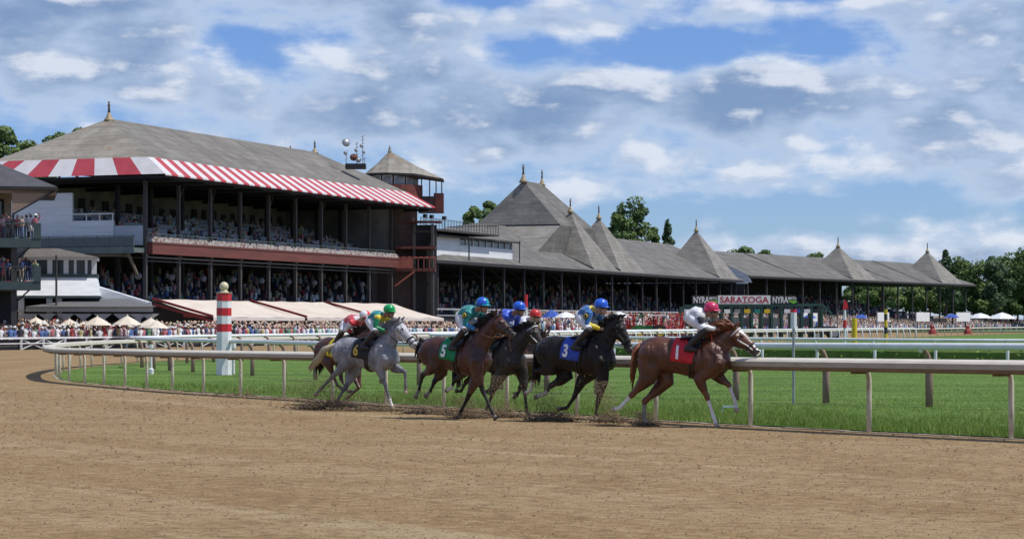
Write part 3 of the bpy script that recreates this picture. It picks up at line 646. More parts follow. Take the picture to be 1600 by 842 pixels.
for k in (1, 2, 4):                                         # cameras and crew shades on the deck
    mb = MB(); s = 69+k*2.1; mb.tube([(s, 1, 13.75), (s, 1, 15.2)], .04, 5); mb.box(s-.3, s+.3, .8, 1.2, 15.1, 15.5); tag(mb.build('deck_camera', M_blk, loc=(-35.3, 217, 0), rotz=rz), '%s black camera on a stand on the viewing deck of the white box' % {1: 'leftmost', 2: 'middle', 4: 'rightmost'}[k], 'camera', 'cameras on the viewing deck')
# second grandstand beyond
u2 = math.atan2(.853, .521)
g2 = thing('far_grandstand', 'farther low grandstand with two small spires and a white gable', 'grandstand', (45.5, 430, 0), u2)
hip_roof(g2, 0, 126, -.2, 24, .2, 115, 12, 10.75, 15.9, (0, 0, 0, 0), M=[M_roofC, M_roofC, M_blk], drop=.4)
pyramid(g2, 51, 64.6, .15, 12.5, 10.9, (57.8, 6.3, 18.2)); pyramid(g2, 104, 117.6, .15, 12.5, 10.9, (110.8, 6.3, 18.5))
mb = MB(); mb.poly([(-.1, -.6, 9.4), (-.1, 24, 10.3), (-.1, 12, 15.8), (-.1, .2, 10.9)]); mb.poly([(.15, -.6, 9.4), (.15, 24, 10.3), (.15, 12, 15.8), (.15, .2, 10.9)]); mb.box(-.12, .12, .3, 23.5, 9.2, 10.2); mb.build('gable', M_whs, g2)
for s in (25, 74, 93): 
    mb = MB(); mb.bar((s, 0, 10.85), (s-3, 11.6, 15.85), .12, .12); mb.build('roof_seam', M_colm, g2)
for i in range(15):
    mb = MB(); mb.box(-.15, .15, -.15, .15, 0, 10.3); mb.build('column', M_colm, g2, loc=(1+i*8.6, .8, 0))
    if i > 8: mb = MB(); mb.box(-.15, .15, -.15, .15, 0, 10.3); mb.build('column', M_colm, g2, loc=(1+i*8.6, 22, 0))
mb = MB(); mb.box(.3, 98, 22.5, 22.9, 0, 10.3); mb.box(0, .3, 1, 22.5, 0, 10.3); mb.box(84, 124, 22.5, 22.9, 0, 3); mb.build('rear_wall', M_blk, g2)
mb = MB(); crowd = MB()
for k in range(9):
    e1 = 112-k*3; mb.box(.5, e1, 2+k*2.1, 4.1+k*2.1, 0, 2.7+k*.55); seated(crowd, 2, e1-2, 3+k*2.1, 2.75+k*.55, 50, r, len(CROWD))
mb.build('seating', M_seat, g2); tag(crowd.build('seated_crowd', CUR, g2), kind='stuff')

# ------------------------------------------------------------------ judges' tower and stair balconies
jt = thing('judges_tower', 'round lookout tower with conical grey roof and red balcony', 'tower', (-14.6, 278.5, 0))
E_ = [(-3.8, 0, 20.2), (-3.0, -2.3, 20.2), (-.6, -3.4, 20.2), (2.6, -3.0, 20.1), (6.1, -1.6, 19.55), (6.1, 2, 19.55), (2.6, 3.0, 20.1), (-.6, 3.4, 20.2), (-3.0, 2.3, 20.2)]; ap = (-.6, 0, 23.1); mb = MB()
for i in range(9):
    a, b = E_[i], E_[(i+1) % 9]; ma, mb_ = [tuple(q[k]*.5+ap[k]*.5+(-.16 if k == 2 else 0) for k in range(3)) for q in (a, b)]
    mb.poly([a, b, mb_, ma]); mb.poly([ma, mb_, ap]); mb.poly([(a[0], a[1], a[2]-.25), (b[0], b[1], b[2]-.25), b, a], 1)
mb.poly([(a[0], a[1], a[2]-.25) for a in E_][::-1], 1); mb.lathe([(.3, 22.95), (.16, 23.3), (.05, 23.8)], (-.6, 0, 0), 8, 0); mb.build('roof', [M_roofA, M_blk], jt)
mb = MB(); mb.lathe([(2.9, 0), (2.9, 20.1)], (0, 0, 0), 12, 0); mb.build('drum', mat('brown_clapboard', (.12, .075, .06), .8, (.09, .06, .05), 1.5), jt)
for k in range(6):
    q = R(-165+k*30); mb = MB(); mb.box(-.62, .62, -.06, 0, 18.7, 19.9, 0); mb.box(-.55, .55, -.09, -.061, 18.8, 19.8, 1)
    mb.build('window', [M_whs, mat('blind_grey', (.30, .31, .31), .5, (.12, .13, .14), .6)], jt, loc=(2.83*math.cos(q), 2.83*math.sin(q), 0), rotz=q+math.pi/2)
mb = MB()
for k in range(9):
    a, b = R(-150+k*15), R(-150+(k+1)*15); mb.bar((3.6*math.cos(a), 3.6*math.sin(a), 18.0), (3.6*math.cos(b), 3.6*math.sin(b), 18.0), .1, 1.5)
    mb.poly([(2.8*math.cos(a), 2.8*math.sin(a), 17.3), (3.6*math.cos(a), 3.6*math.sin(a), 17.3), (3.6*math.cos(b), 3.6*math.sin(b), 17.3), (2.8*math.cos(b), 2.8*math.sin(b), 17.3)])
mb.build('balcony', M_redb, jt)
for x in (3.4, 4.4, 5.2, 5.9): mb = MB(); mb.box(x-.07, x+.07, -1.3, -1.16, 17, 19.6); mb.build('porch_post', M_colm, jt)
mb = MB(); mb.box(3.0, 4.9, -1.2, 1.5, 15.4, 17.4, 0); mb.box(4.9, 6.1, -1.0, 1.5, 15.4, 17.8, 1); mb.build('porch_wall', [M_colm, M_redb], jt)
rb = thing('stair_landing', 'red railed stair landings hung between clubhouse and long grandstand', 'balcony', (-14.3, 274.6, 0))
k_ = 274/F
def zz(y): return CZ+(HZ-y)*k_
mb = MB(); mb.box(.0, 4.9, -1, 2, zz(424), zz(419)); mb.box(0, 4.9, -1, 1.8, zz(389), zz(385)); mb.box(.3, 5.6, 1, 3, zz(347), zz(344)); mb.build('landing', M_redb, rb)
mb = MB(); mb.box(0, 4.9, -1.06, -1.0, zz(404), zz(401)); mb.box(0, 2.2, -1.05, -1.0, zz(419), zz(404))
for i in range(8): mb.box(i*.7, i*.7+.09, -1.06, -1, zz(419), zz(401))
mb.bar((.0, -1, zz(447)), (2.4, -1, zz(424)), .2); mb.build('railing', mat('red_rail', (.36, .10, .07), .7), rb)
mb = MB(); mb.box(0, 5, 2.2, 2.5, 0, zz(350), 0); mb.box(1, 2, 2.1, 2.19, zz(385), zz(362), 1); mb.box(4.4, 4.7, -.9, 2, 0, zz(350), 0); mb.box(2.2, 2.5, -.9, -.6, 0, zz(350), 0)
mb.bar((.2, -.9, zz(385)), (.2, -.9, zz(360)), .08, m=0); mb.bar((.2, -.9, zz(362)), (4.5, -.9, zz(362)), .08, m=0); mb.build('stair_wall', [M_colm, M_backw], rb)
# dishes and aerials
an = thing('aerial_mast', 'cluster of white dishes and lattice aerials above the clubhouse roof', 'antenna', (at(553, 266), 266, 0)); k_ = 266/F
mb = MB(); mb.box(-1.0, 1.4, -.5, 1.0, zz(264), zz(256)); mb.build('platform', M_blk, an)
for x, top in ((-.9, 236), (.35, 222), (1.05, 213), (1.25, 246)):
    mb = MB(); mb.tube([(x, 0, zz(256)), (x, 0, zz(top))], .05, 6)
    for z in np.arange(zz(250), zz(top), .45): mb.bar((x-.22, 0, z), (x+.22, 0, z+.2), .05)
    mb.build('mast', M_steel, an)
for x, y, rr in ((-.9, 223, .50), (-1.0, 239, .24), (.25, 235, .2), (.9, 228, .22), (.55, 250, .34), (1.2, 238, .2)):
    mb = MB(); mb.lathe([(.05, .18), (rr*.5, .12), (rr*.85, .03), (rr, -.06)], (0, 0, 0), 14); d_ = mb.build('dish', M_white if rr > .5 else M_steel, an, loc=(x, -.2, zz(y)), smooth=True); d_.rotation_euler = (R(75), 0, R(20))
mb = MB(); mb.ball((0, 0, 0), .55, 8, 0, .8); o = mb.build('housing', mat('rust_box', (.16, .07, .05), .8), an, loc=(0, 0, zz(246)))

# ------------------------------------------------------------------ buildings at the left edge
k_ = 172/F
lb = thing('balcony_pavilion', 'dark roofed pavilion with two balconies full of spectators', 'building', (at(0, 172), 172, 0), R(12.6))
mb = MB(); mb.add([(-16, -1.2, 12.2), (4.3, -1.2, 12.2), (4.3, 14, 12.2), (-16, 14, 12.2), (-6.4, 6, 16.9), (-11, 6, 16.9)], [(0,1,4,5), (1,2,4), (2,3,5,4), (3,0,5)], 0)
mb.box(-16, 4.35, -1.25, 14, 11.95, 12.2, 1); mb.build('roof', [mat('dark_slate', (.055, .055, .065), .8, (.075, .075, .085), 1.2, stretch=(1, 1, 5)), M_blk], lb)
mb = MB(); mb.box(-14, .85, 2.2, 12, -.3, 11.95, 0); mb.build('wall', M_tan, lb)
mb = MB(); mb.poly([(.9, -1.0, 11.94), (4.2, -1.0, 11.94), (.9, -1.0, 10.2)]); mb.box(-14, 4.2, -1.0, 2.1, 11.7, 11.94); mb.build('soffit', mat('soffit_wood', (.30, .21, .15), .8), lb)
mb = MB(); mb.bar((4.1, -1.05, 11.9), (1.0, -1.05, 10.1), .14); mb.bar((1.0, -1.05, 10.2), (1.0, -1.05, 8.3), .16); mb.build('brace', M_blk, lb)
for i in range(3): mb = MB(); mb.box(-3.6-i*3.4, -.9-i*3.4+1.2, 2.1, 2.19, 9.3, 11.4, 0); mb.box(-3.4-i*3.4, -1.1-i*3.4+1.2, 2.05, 2.099, 9.5, 11.2, 1); mb.build('window', [M_blk, mat('window_glass', (.06, .10, .13), .1, (.12, .18, .20), .5)], lb)
for z0, z1, zt in ((7.55, 8.25, 9.4), (4.3, 4.95, 6.1)):
    mb = MB(); mb.box(-16, 3.05, -1.4, 2.1, z0, z1); b_ = mb.build('balcony', M_grn, lb)
    mb = MB(); mb.box(-16, 3.05, -1.42, -1.34, zt-.08, zt); mb.box(2.97, 3.05, -1.34, 2, zt-.08, zt); mb.box(2.5, 3.06, -1.45, -1.35, z1, zt)
    for i in range(30): mb.box(2.4-i*.5, 2.44-i*.5, -1.4, -1.36, z1, zt-.08)
    mb.build('railing', M_grn, b_)
    mb = MB(); mb.bar((.8, -.6, z0-1.3), (2.2, -.6, z0), .12); mb.build('strut', M_blk, b_)
mb = MB(); mb.box(-14, .85, 2.0, 2.19, 4.96, 7.54); mb.box(-14, .85, 2.0, 2.19, -.3, 4.2); mb.build('dark_openings', M_blk, lb)
for x in (1.05, -2.8, -6): mb = MB(); mb.box(x-.22, x+.22, -1.0, -.6, -.3, 7.5); mb.build('column', M_colm, lb)
# white pavilion with flared skirt
k_ = 185/F
wp = thing('white_pavilion', 'small white pavilion with flared skirt raised on white posts', 'building', (at(95, 185), 185, 0), R(9)); s_ = k_
X0, X1 = -57*s_, 55*s_
mb = MB(); mb.add([(X0-1, -1, zz(462)), (X1+.3, -1, zz(462)), (X1, 0, zz(432)), (X0-1, 0, zz(432)), (X1+.3, 5, zz(462)), (X1, 4, zz(432))], [(0,1,2,3), (1,4,5,2)]); mb.build('skirt', mat('white_skirt', (.74, .76, .78), .7, (.62, .65, .68), .7, stretch=(1, 1, 7)), wp)
mb = MB(); mb.box(X0-1, X1+.35, -1.05, 5, zz(466), zz(462.3)); mb.box(X0-1, X1+.1, -.1, 4, zz(433), zz(428)); mb.build('sill', M_grn, wp)
mb = MB(); mb.box(X0-1, X1-.1, .6, 4, zz(428), zz(406)); mb.build('glazing', M_glass, wp)
for x in (78, 103, 117, 134, 146): mb = MB(); xx = (x-95)*s_; w_ = .2 if x in (78, 103, 146) else .1; mb.box(xx-w_, xx+w_, .1, .5, zz(428), zz(406)); mb.build('window_post', M_whs, wp)
mb = MB(); mb.box(X0-1, X1+.1, -.3, 4.3, zz(406), zz(402), 1); mb.add([(X0-1, -.6, zz(402)), (X1+.2, -.6, zz(402)), (X1+.2, 4.6, zz(402)), (X0-1, 4.6, zz(402)), (X0, 2, zz(387)), (X1-3.2, 2, zz(387))], [(0,1,5,4), (1,2,5), (2,3,4,5)], 0); mb.build('roof', [mat('brown_shingle', (.10, .085, .075), .85, (.13, .115, .10), 1.5), M_whs], wp)
for x in (35, 78, 92.5): mb = MB(); xx = (x-95)*s_; mb.box(xx-.24, xx+.24, -.6, -.2, -.3, zz(466)); mb.box(xx-.3, xx+.3, -.66, -.14, zz(486), zz(484)); mb.build('post', M_whs, wp)
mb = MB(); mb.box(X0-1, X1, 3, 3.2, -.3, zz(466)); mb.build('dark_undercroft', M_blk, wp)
mb = MB(); mb.tube([((96.5-95)*s_, -2.2, -.3), ((96.5-95)*s_, -2.2, zz(400))], .09, 8); tag(mb.build('lamp_post', M_colm, loc=(at(95, 185), 185, 0)), 'thin dark pole standing before the flared white pavilion', 'pole')
st = thing('stair_ramp', 'white sided stair ramp falling from the flared pavilion to the pink canopy', 'stairs', (at(150, 188), 188, 0)); k_ = 188/F
mb = MB(); mb.add([(0, 0, zz(447)), (82*k_, 0, zz(472)), (82*k_, 0, zz(478)), (0, 0, zz(466)), (0, 1.8, zz(447)), (82*k_, 1.8, zz(472)), (82*k_, 1.8, zz(478)), (0, 1.8, zz(466))], [(0,1,2,3), (4,7,6,5), (0,4,5,1), (3,2,6,7)]); mb.build('cheek', M_whs, st)
mb = MB(); 
for i in range(16): mb.box((i*5)*k_, (i*5+5)*k_, -.06, -.005, zz(467+i*.75), zz(465.5+i*.75))
mb.build('nosing', M_colm, st)
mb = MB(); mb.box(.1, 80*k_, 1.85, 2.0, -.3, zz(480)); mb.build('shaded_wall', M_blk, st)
gt = thing('arched_marquee', 'grey marquee with arched openings behind the cream umbrellas', 'marquee', (at(140, 183), 183, 0), R(8)); k_ = 183/F
a, b = -98*k_, 98*k_
mb = MB(); mb.box(a, b, 0, .3, zz(487), zz(479)); mb.build('fascia', mat('marquee_grey', (.42, .41, .39), .8), gt)
mb = MB(); mb.add([(a, -.3, zz(479)), (b+.3, -.3, zz(479)), (b+.3, 5, zz(479)), (a, 5, zz(479)), (-10*k_, 2.5, zz(466)), (60*k_, 2.5, zz(466))], [(0,1,5,4), (1,2,5), (2,3,4,5), (3,0,4)]); mb.build('roof', mat('marquee_roof', (.135, .135, .14), .85), gt)
for x in (47, 75, 103, 130, 160, 190, 215, 233): 
    mb = MB(); xx = (x-140)*k_; mb.box(xx-.22, xx+.22, .02, .26, -.2, zz(490))
    for sg in (-1, 1): mb.add([(xx+sg*.22, .04, zz(490)), (xx+sg*.75, .04, zz(490)), (xx+sg*.22, .04, zz(498)), (xx+sg*.22, .22, zz(490)), (xx+sg*.75, .22, zz(490)), (xx+sg*.22, .22, zz(498))], [(0,1,2), (3,5,4), (1,4,5,2)])
    mb.build('post', mat('marquee_grey'  , (.27, .265, .25)), gt)
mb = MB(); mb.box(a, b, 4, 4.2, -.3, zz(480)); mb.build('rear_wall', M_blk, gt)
place = ('before the white posts of the flared pavilion', 'left half of the first pair before the marquee', 'right half of the first pair before the marquee', 'second from the right pair before the marquee', 'before the middle arches of the marquee', 'left of the rightmost pair before the marquee', 'farthest right beside the pink canopy')
um0 = None
for i, px in enumerate((56, 105, 123, 152, 196, 230, 245)):
    k_ = 177/F
    if um0 is None:
        um0 = thing('umbrella', '', 'umbrella'); mb = MB(); mb.lathe([(1.15, 0), (1.13, .04), (.55, .42), (.06, .68), (.03, .8)], (0, 0, 1.75), 8); mb.build('shade', mat('cream_canvas', (.84, .77, .65), .8, (.78, .70, .58), 2, trans=.25), um0)
        mb = MB(); mb.tube([(0, 0, 0), (0, 0, 2.3)], .03, 6); mb.build('pole', M_steel, um0); u = um0
    else:
        u = um0.copy(); col.objects.link(u)
        for ch in list(um0.children): c = ch.copy(); col.objects.link(c); c.parent = u
    u.location = (at(px, 177), 177+(i % 3)*.9, -.22+.06*(i % 2)); u.rotation_euler = (0, 0, i*.4); sc_ = (1, .92, .85, 1, 1.05, .95, .9)[i]; u.scale = (sc_,)*3
    tag(u, 'cream umbrella over the crowd, '+place[i], 'umbrella', 'cream umbrellas over the crowd')
# ------------------------------------------------------------------ trees
M_bark = mat('bark', (.09, .065, .045), .9, (.05, .038, .028), 4)
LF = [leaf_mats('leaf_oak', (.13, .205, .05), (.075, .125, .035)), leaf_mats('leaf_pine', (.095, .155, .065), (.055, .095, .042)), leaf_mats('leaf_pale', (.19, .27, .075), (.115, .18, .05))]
def tree(name, label, px, ytop, ybase, Z, wpx, kind, seed, group=None, conif=False):
    r = random.Random(seed); k = Z/F; H = (ybase-ytop)*k; W = wpx*k; zb = CZ+(HZ-ybase)*k
    t = thing(name, label, 'tree', (at(px, Z), Z, zb), 0, group)
    mb = MB(); h = H*.9; mb.tube([(0, 0, -1), (.15, 0, h*.35), (-.1, .1, h*.7), (0, 0, h)], [.035*H*.6+.1, .028*H*.6+.08, .08, .03], 7)
    cr = MB(); n = int(10+W*1.3) if not conif else 16
    for i in range(n):
        q = (i+r.random())/n
        if conif:
            z = H*(.22+.75*q); rad = W*.5*(1-q)**.7*r.uniform(.5, 1.1); a = r.uniform(0, 6.28); c = (math.cos(a)*rad*.6, math.sin(a)*rad*.6, z); s = (rad*.55+.5, rad*.55+.5, H*.05+.3)
        else:
            a = r.uniform(0, 6.28); zz_ = H*(.25+.68*q); env = W*.5*math.sin(math.pi*min(.97, .25+.68*q))**.6*r.uniform(.35, .95)
            c = (math.cos(a)*env, math.sin(a)*env, zz_); sz = r.uniform(.10, .2)*min(W, H)+.4; s = (sz, sz, sz*.75)
            if r.random() < .5: mb.tube([(0, 0, zz_*.55), (c[0]*.5, c[1]*.5, zz_*.85), c], [.14, .09, .04], 5)
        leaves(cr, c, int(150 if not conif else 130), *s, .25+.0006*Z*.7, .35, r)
    mb.build('trunk', M_bark, t); cr.build('crown', LF[kind], t); return t
tree('tree', 'dark leafy tree at the upper left edge behind the roofs', 2, 196, 300, 300, 60, 0, 1); tree('tree', 'rounded green tree just left of the hipped clubhouse roof', 48, 222, 300, 330, 75, 2, 2)
tree('tree', 'small olive tree against the left slope of the clubhouse roof', 92, 208, 290, 340, 52, 0, 3); tree('tree', 'thin tree top showing over the left roof slope beside the clubhouse finial', 120, 196, 280, 350, 28, 0, 4)
tree('tree', 'light green tree beside the round lookout tower and the viewing deck', 738, 318, 420, 420, 34, 2, 5); tree('tree', 'leaning dark tree left of the tall centre roof', 768, 308, 420, 430, 40, 0, 6)
tree('tall_tree', 'tallest dark green tree rising behind the long grandstand roof', 988, 306, 470, 520, 66, 0, 7); tree('tree', 'lower left shoulder tree beside the tallest tree behind the grandstand', 962, 325, 470, 530, 44, 0, 8)
tree('tree', 'broad leafy tree directly left of the tallest tree behind the grandstand', 972, 330, 470, 518, 50, 2, 51); tree('pine_tree', 'small narrow tree standing apart right of the tallest tree', 1043, 344, 470, 530, 30, 1, 9, conif=True); tree('tree', 'rounded low tree between the tallest tree and the narrow one', 1018, 352, 470, 525, 34, 0, 10)
tree('tree', 'flat dark tree top left above the far grandstand ridge', 1155, 384, 470, 600, 50, 0, 12); tree('tree', 'flat dark tree top right above the far grandstand ridge', 1190, 388, 470, 600, 45, 0, 13)
tree('tree', 'dark tree peeping over the ridge left of the first far spire', 1275, 392, 470, 610, 36, 0, 14)
spec = [(1478, 392, 40, 1, 'narrow ragged pine just right of the end spire'), (1498, 402, 46, 0, 'dark tree right of the ragged pine near the end spire'), (1452, 420, 60, 2, 'pale tree seen through the far grandstand end bays'), (1500, 440, 70, 2, 'pale green low tree beyond the end of the far grandstand'),
        (1530, 408, 60, 0, 'broad dark tree between the far grandstand and the right edge'), (1556, 400, 50, 1, 'tall dark tree in the wood at the right'), (1580, 396, 60, 0, 'dense dark tree near the right edge of the wood'), (1610, 388, 70, 0, 'largest tree cut by the right edge of the view'),
        (1545, 440, 60, 2, 'light green bushy tree low in the wood at the right'), (1590, 445, 70, 0, 'low dark tree in front of the wood near the right edge'), (1420, 440, 60, 2, 'leftmost pale tree glimpsed under the far grandstand roof'), (1475, 455, 50, 2, 'small pale tree under the far grandstand eave end'), (1345, 438, 55, 0, 'dark tree behind the middle columns of the far grandstand'), (1380, 444, 60, 2, 'pale tree behind the right middle columns of the far grandstand'), (1520, 462, 60, 2, 'low bushy tree right of the far grandstand end'), (1560, 468, 70, 2, 'low broad bushes under the wood at the right'), (1600, 470, 70, 0, 'low dark bushes at the right edge'), (1630, 430, 70, 1, 'dark pine outside the right edge of the wood')]
for i, (px, yt, w, kd, lb_) in enumerate(spec): tree('pine_tree' if kd == 1 else 'tree', lb_, px, yt, 496, 585+(i*37 % 60), w*1.25, kd, 30+i, 'wood at the right of the stands', kd == 1 and i == 0)

# ------------------------------------------------------------------ people watching
SH = ['white', 'pale grey', 'navy', 'blue', 'red', 'coral', 'black', 'tan', 'aqua', 'mustard', 'green', 'pink']
SKIN = [mat('skin_a', (1,1,1)), mat('skin_b', (.36, .20, .13), .6), mat('skin_c', (.14, .075, .05), .6)]
LEG = [mat('trousers_khaki', (.36, .30, .21), .85), mat('trousers_dark', (.03, .035, .05), .85), mat('trousers_white', (.65, .65, .64), .85), mat('shorts_blue', (.10, .14, .25), .85)]
HAT = [MATS['hair_dark'], MATS['hat_straw'], mat('hat_white', (.75, .74, .72), .8), mat('cap_red', (.5, .05, .05), .8), mat('hair_fair', (.40, .27, .13), .8), mat('hair_grey', (.45, .44, .43), .8)]
HN = ['dark hair', 'straw hat', 'white sun hat', 'red cap', 'fair hair', 'grey hair']
def figure(shirt, skin, leg, hat, pose, dress=False, r=random):
    mb = MB(); a = .1
    if dress: mb.lathe([(.20, .50), (.26, .55), (.19, .95), (.16, 1.05)], (0, 0, 0), 8, 0)
    for sg in (-1, 1): mb.tube([(sg*.1, 0, 0), (sg*.1, .01, .5), (sg*.09, 0, .95)], [.055, .065, .09], 6, 2 if not dress else 1)
    for sg in (-1, 1): mb.box(sg*.1-.05, sg*.1+.05, -.17, .07, 0, .07, 3)
    o = len(mb.v); mb.lathe([(.15, .88), (.165, 1.0), (.155, 1.1), (.19, 1.32), (.17, 1.42), (.07, 1.48), (.055, 1.54)], (0, 0, 0), 10, 0)
    for i in range(o, len(mb.v)): x, y, z = mb.v[i]; mb.v[i] = (x*1.12, y*.68, z)
    arms = {0: [(.21, 0, 1.40), (.27, .02, 1.12), (.26, -.12, .88)], 1: [(.21, 0, 1.40), (.28, -.05, 1.13), (.10, -.26, 1.16)], 2: [(.21, 0, 1.40), (.34, -.10, 1.62), (.20, -.10, 1.86)], 3: [(.21, 0, 1.40), (.28, -.08, 1.14), (.08, -.2, 1.5)]}
    for sg, po in ((-1, pose[0]), (1, pose[1])):
        P = [(sg*x, y, z) for x, y, z in arms[po]]; mb.tube(P[:2], [.06, .05], 6, 0); mb.tube(P[1:], [.045, .035], 6, 1); mb.ball(P[2], .045, 6, 1)
    mb.ball((0, -.01, 1.64), .105, 8, 1, 1.2)
    if hat in (1, 2): mb.lathe([(.21, 0), (.20, .02), (.11, .03), (.10, .11), (.05, .13)], (0, 0, 1.68), 10, 3)
    elif hat == 3: mb.lathe([(.115, 0), (.11, .06), (.05, .11)], (0, 0, 1.68), 8, 3); mb.box(-.07, .07, -.22, -.08, 1.68, 1.70, 3)
    else: mb.lathe([(.112, -.06), (.12, .02), (.09, .09), (.03, .12)], (0, .02, 1.66), 8, 3)
    return mb.mesh('spectator', [M_crowd[shirt], SKIN[skin], LEG[leg], HAT[hat]], True)
r = random.Random(21); var = []
for i in range(60):
    sh = (0, 0, 1, 3, 4, 5, 0, 2, 6, 7, 8, 9, 10, 11, 0, 3)[r.randrange(16)]; hat = (0, 0, 1, 2, 3, 4, 5)[r.randrange(7)]; dr = r.random() < .3; sk = (0, 0, 0, 0, 1, 2)[r.randrange(6)]; po = (r.choice((0, 1, 1, 3)), r.choice((0, 0, 1, 2, 3)))
    var.append((figure(sh, sk, r.randrange(4), hat, po, dr), sh, hat, dr))
def spectator(loc, rot, where, grp, v=None):
    me, sh, hat, dr = v or var[r.randrange(len(var))]; o = link('spectator', me, None, loc, rot); k = r.uniform(.93, 1.06); o.scale = (k, k, k)
    tag(o, 'spectator, %s, %s %s, %s' % (HN[hat].replace(' sun', ''), SH[sh], 'dress' if dr else 'top', where), 'person', grp); return o
bal = []
for fl, z, x0, nn in (('upper', 8.25, 2.7, 18), ('lower', 4.95, 2.7, 19)):
    for i in range(nn):
        x = x0-i*.33-r.random()*.12; row = -1.0+(i % 3)*.6; v = var[(i*7+(0 if fl == 'upper' else 29)) % len(var)]; wh = ('at the right end of', 'near the right end of', 'right of the middle of', 'about the middle of', 'left of the middle of', 'near the left end of', 'far along')[min(6, i//3)]
        spectator((at(0, 172)+x*math.cos(R(12.6))-row*math.sin(R(12.6)), 172+x*math.sin(R(12.6))+row*math.cos(R(12.6)), z), R(-10)+r.uniform(-.5, .5), '%s %s balcony, %s row' % (wh, fl, ('front', 'middle', 'rear')[i % 3]), 'spectators on the pavilion balconies', v)
cnt = 0; fp = [q for q in resample(fZ, fX, .42) if 158 < q[1] < 260 and -25 < q[0]/q[1]*F+800]
used = 0; stuffm = MB()
marks = [(-40, 30, 'far left end of fence'), (30, 80, 'below leftmost cream umbrella'), (80, 138, 'below first pair of umbrellas'), (138, 180, 'below umbrella before marquee'), (180, 250, 'below rightmost umbrellas'), (250, 330, 'left of striped post'), (330, 420, 'right of striped post'), (420, 520, 'left of grey horse'), (520, 640, 'behind grey horse'), (640, 760, 'under pink canopy end')]
slots = []
for row in range(7):
    for i, q in enumerate(fp):
        if r.random() < .62+.5*mnoise.noise(Vector((i*.09, row*.5, 2))): slots.append((row, i))
slots.sort(key=lambda s: (fp[s[1]][1]+s[0]*2.5))
def mini(mb, p, r, h=1.0):
    x, y, z = p; c = r.choice((0, 0, 0, 1, 1, 3, 3, 4, 5, 2, 6, 7, 8, 11, 10, 9)); w = r.uniform(.18, .25); l = r.uniform(-.06, .06)
    mb.lathe([(w*.8, 0), (w*.75, .85*h), (w, 1.28*h), (w*.35, 1.46*h)], (x, y, z), 6, c); mb.ball((x+l, y, z+1.6*h), .125, 6, len(CROWD)+(0 if r.random() < .55 else r.choice((1, 2))), 1.15)
for row, i in slots:
    q = fp[i]; w = outward(fp, i); d = .55+row*.85+r.uniform(-.2, .2); x, y = q[0]+w[0]*d+r.uniform(-.12, .12), q[1]+w[1]*d; z = g(y)+.03+max(0, row-1)*.09; px = x/y*F+800
    if used < 262:
        wh = [m for m in marks if m[0] <= px < m[1]]
        if not wh: continue
        spectator((x, y, z), math.atan2(w[1], w[0])-math.pi/2+r.uniform(-.7, .7)+math.pi, wh[0][2]+', '+('front row', 'second row', 'third row', 'fourth row', 'back rows', 'back rows', 'back rows')[row], 'spectators behind the white fence'); used += 1
    else: mini(stuffm, (x, y, z), r)
fp = [q for q in resample(fZ, fX, .62) if 200 < q[1] < 655]
for row in range(9):
    for i, q in enumerate(fp):
        if r.random() < .72 and q[1] > 272:
            w = outward(fp, i); d = .6+row*1.5+r.uniform(-.4, .4); y = q[1]+w[1]*d; mini(stuffm, (q[0]+w[0]*d, y, g(y)+row*.24), r)
tag(stuffm.build('crowd', CUR, smooth=True), 'dense far crowd lining the fence below the stands', 'crowd', kind='stuff')

# ------------------------------------------------------------------ poles by the track
M_red = mat('signal_red', (.62, .02, .03), .45, (.52, .02, .03), 2); M_yel = mat('yellow_paint', (.75, .52, .02), .5); M_poleblk = mat('black_paint', (.03, .03, .03), .5)
x, Z = at(350, 90.6), 90.6; k_ = Z/F; zb = g(Z)
sp = thing('striped_post', 'tall white octagonal post with red bands and a gilt ball on top', 'post', (x, Z, 0), .25)
mb = MB(); mb.lathe([(.33, zb-.1), (.30, zz(459))], (0, 0, 0), 8); mb.build('shaft', M_white, sp)
for a, b in ((470, 458), (493, 481), (518, 506)): mb = MB(); mb.lathe([(.315, zz(a)), (.315, zz(b))], (0, 0, 0), 8); mb.build('band', M_red, sp)
mb = MB(); mb.lathe([(.34, zz(458)), (.34, zz(457))], (0, 0, 0), 8); mb.lathe([(.19, zz(457)), (.19, zz(455.5)), (.14, zz(455)), (.14, zz(453))], (0, 0, 0), 12); mb.ball((0, 0, zz(447.5)), .19, 12); mb.build('ball_cap', mat('cream_gilt', (.62, .55, .38), .35, (.5, .42, .25), 4), sp, smooth=True)
def pole(name, label, px, Z, segs, n=10):      # segs: (y0, y1, radius, material) in photo rows at distance Z
    global k_; k_ = Z/F; t = thing(name, label, 'pole', (at(px, Z), Z, 0))
    for y0, y1, rr, m_, pn in segs:
        mb = MB(); z0 = g(Z)-.1 if y0 is None else zz(y0); mb.lathe([(rr, z0), (rr, zz(y1))], (0, 0, 0), n); mb.build(pn, m_, t, smooth=False)
    return t
pole('marker_pole', 'thin steel pole with white head and red cap beside the near rail', 1240, 52.5, [(None, 513, .032, M_steel, 'shaft'), (513, 488, .072, M_white, 'head'), (488, 483, .074, M_red, 'cap')])
mb = MB(); mb.box(-.17, .17, -.02, .02, 0, .04); mb.bar((-.16, 0, 0), (-.18, 0, -.12), .025); tag(mb.build('ground_marker', mat('pale_blue_metal', (.35, .48, .50), .4), loc=(at(1141, 46), 46, g(46)+.18), rotz=.2), 'small pale blue metal bracket in the grass before the leading horse', 'marker')
pole('marker_pole', 'plain yellow pole behind the white rails', 1335, 150, [(None, 498, .18, M_yel, 'shaft'), (498, 496.5, .15, M_yel, 'cap')])
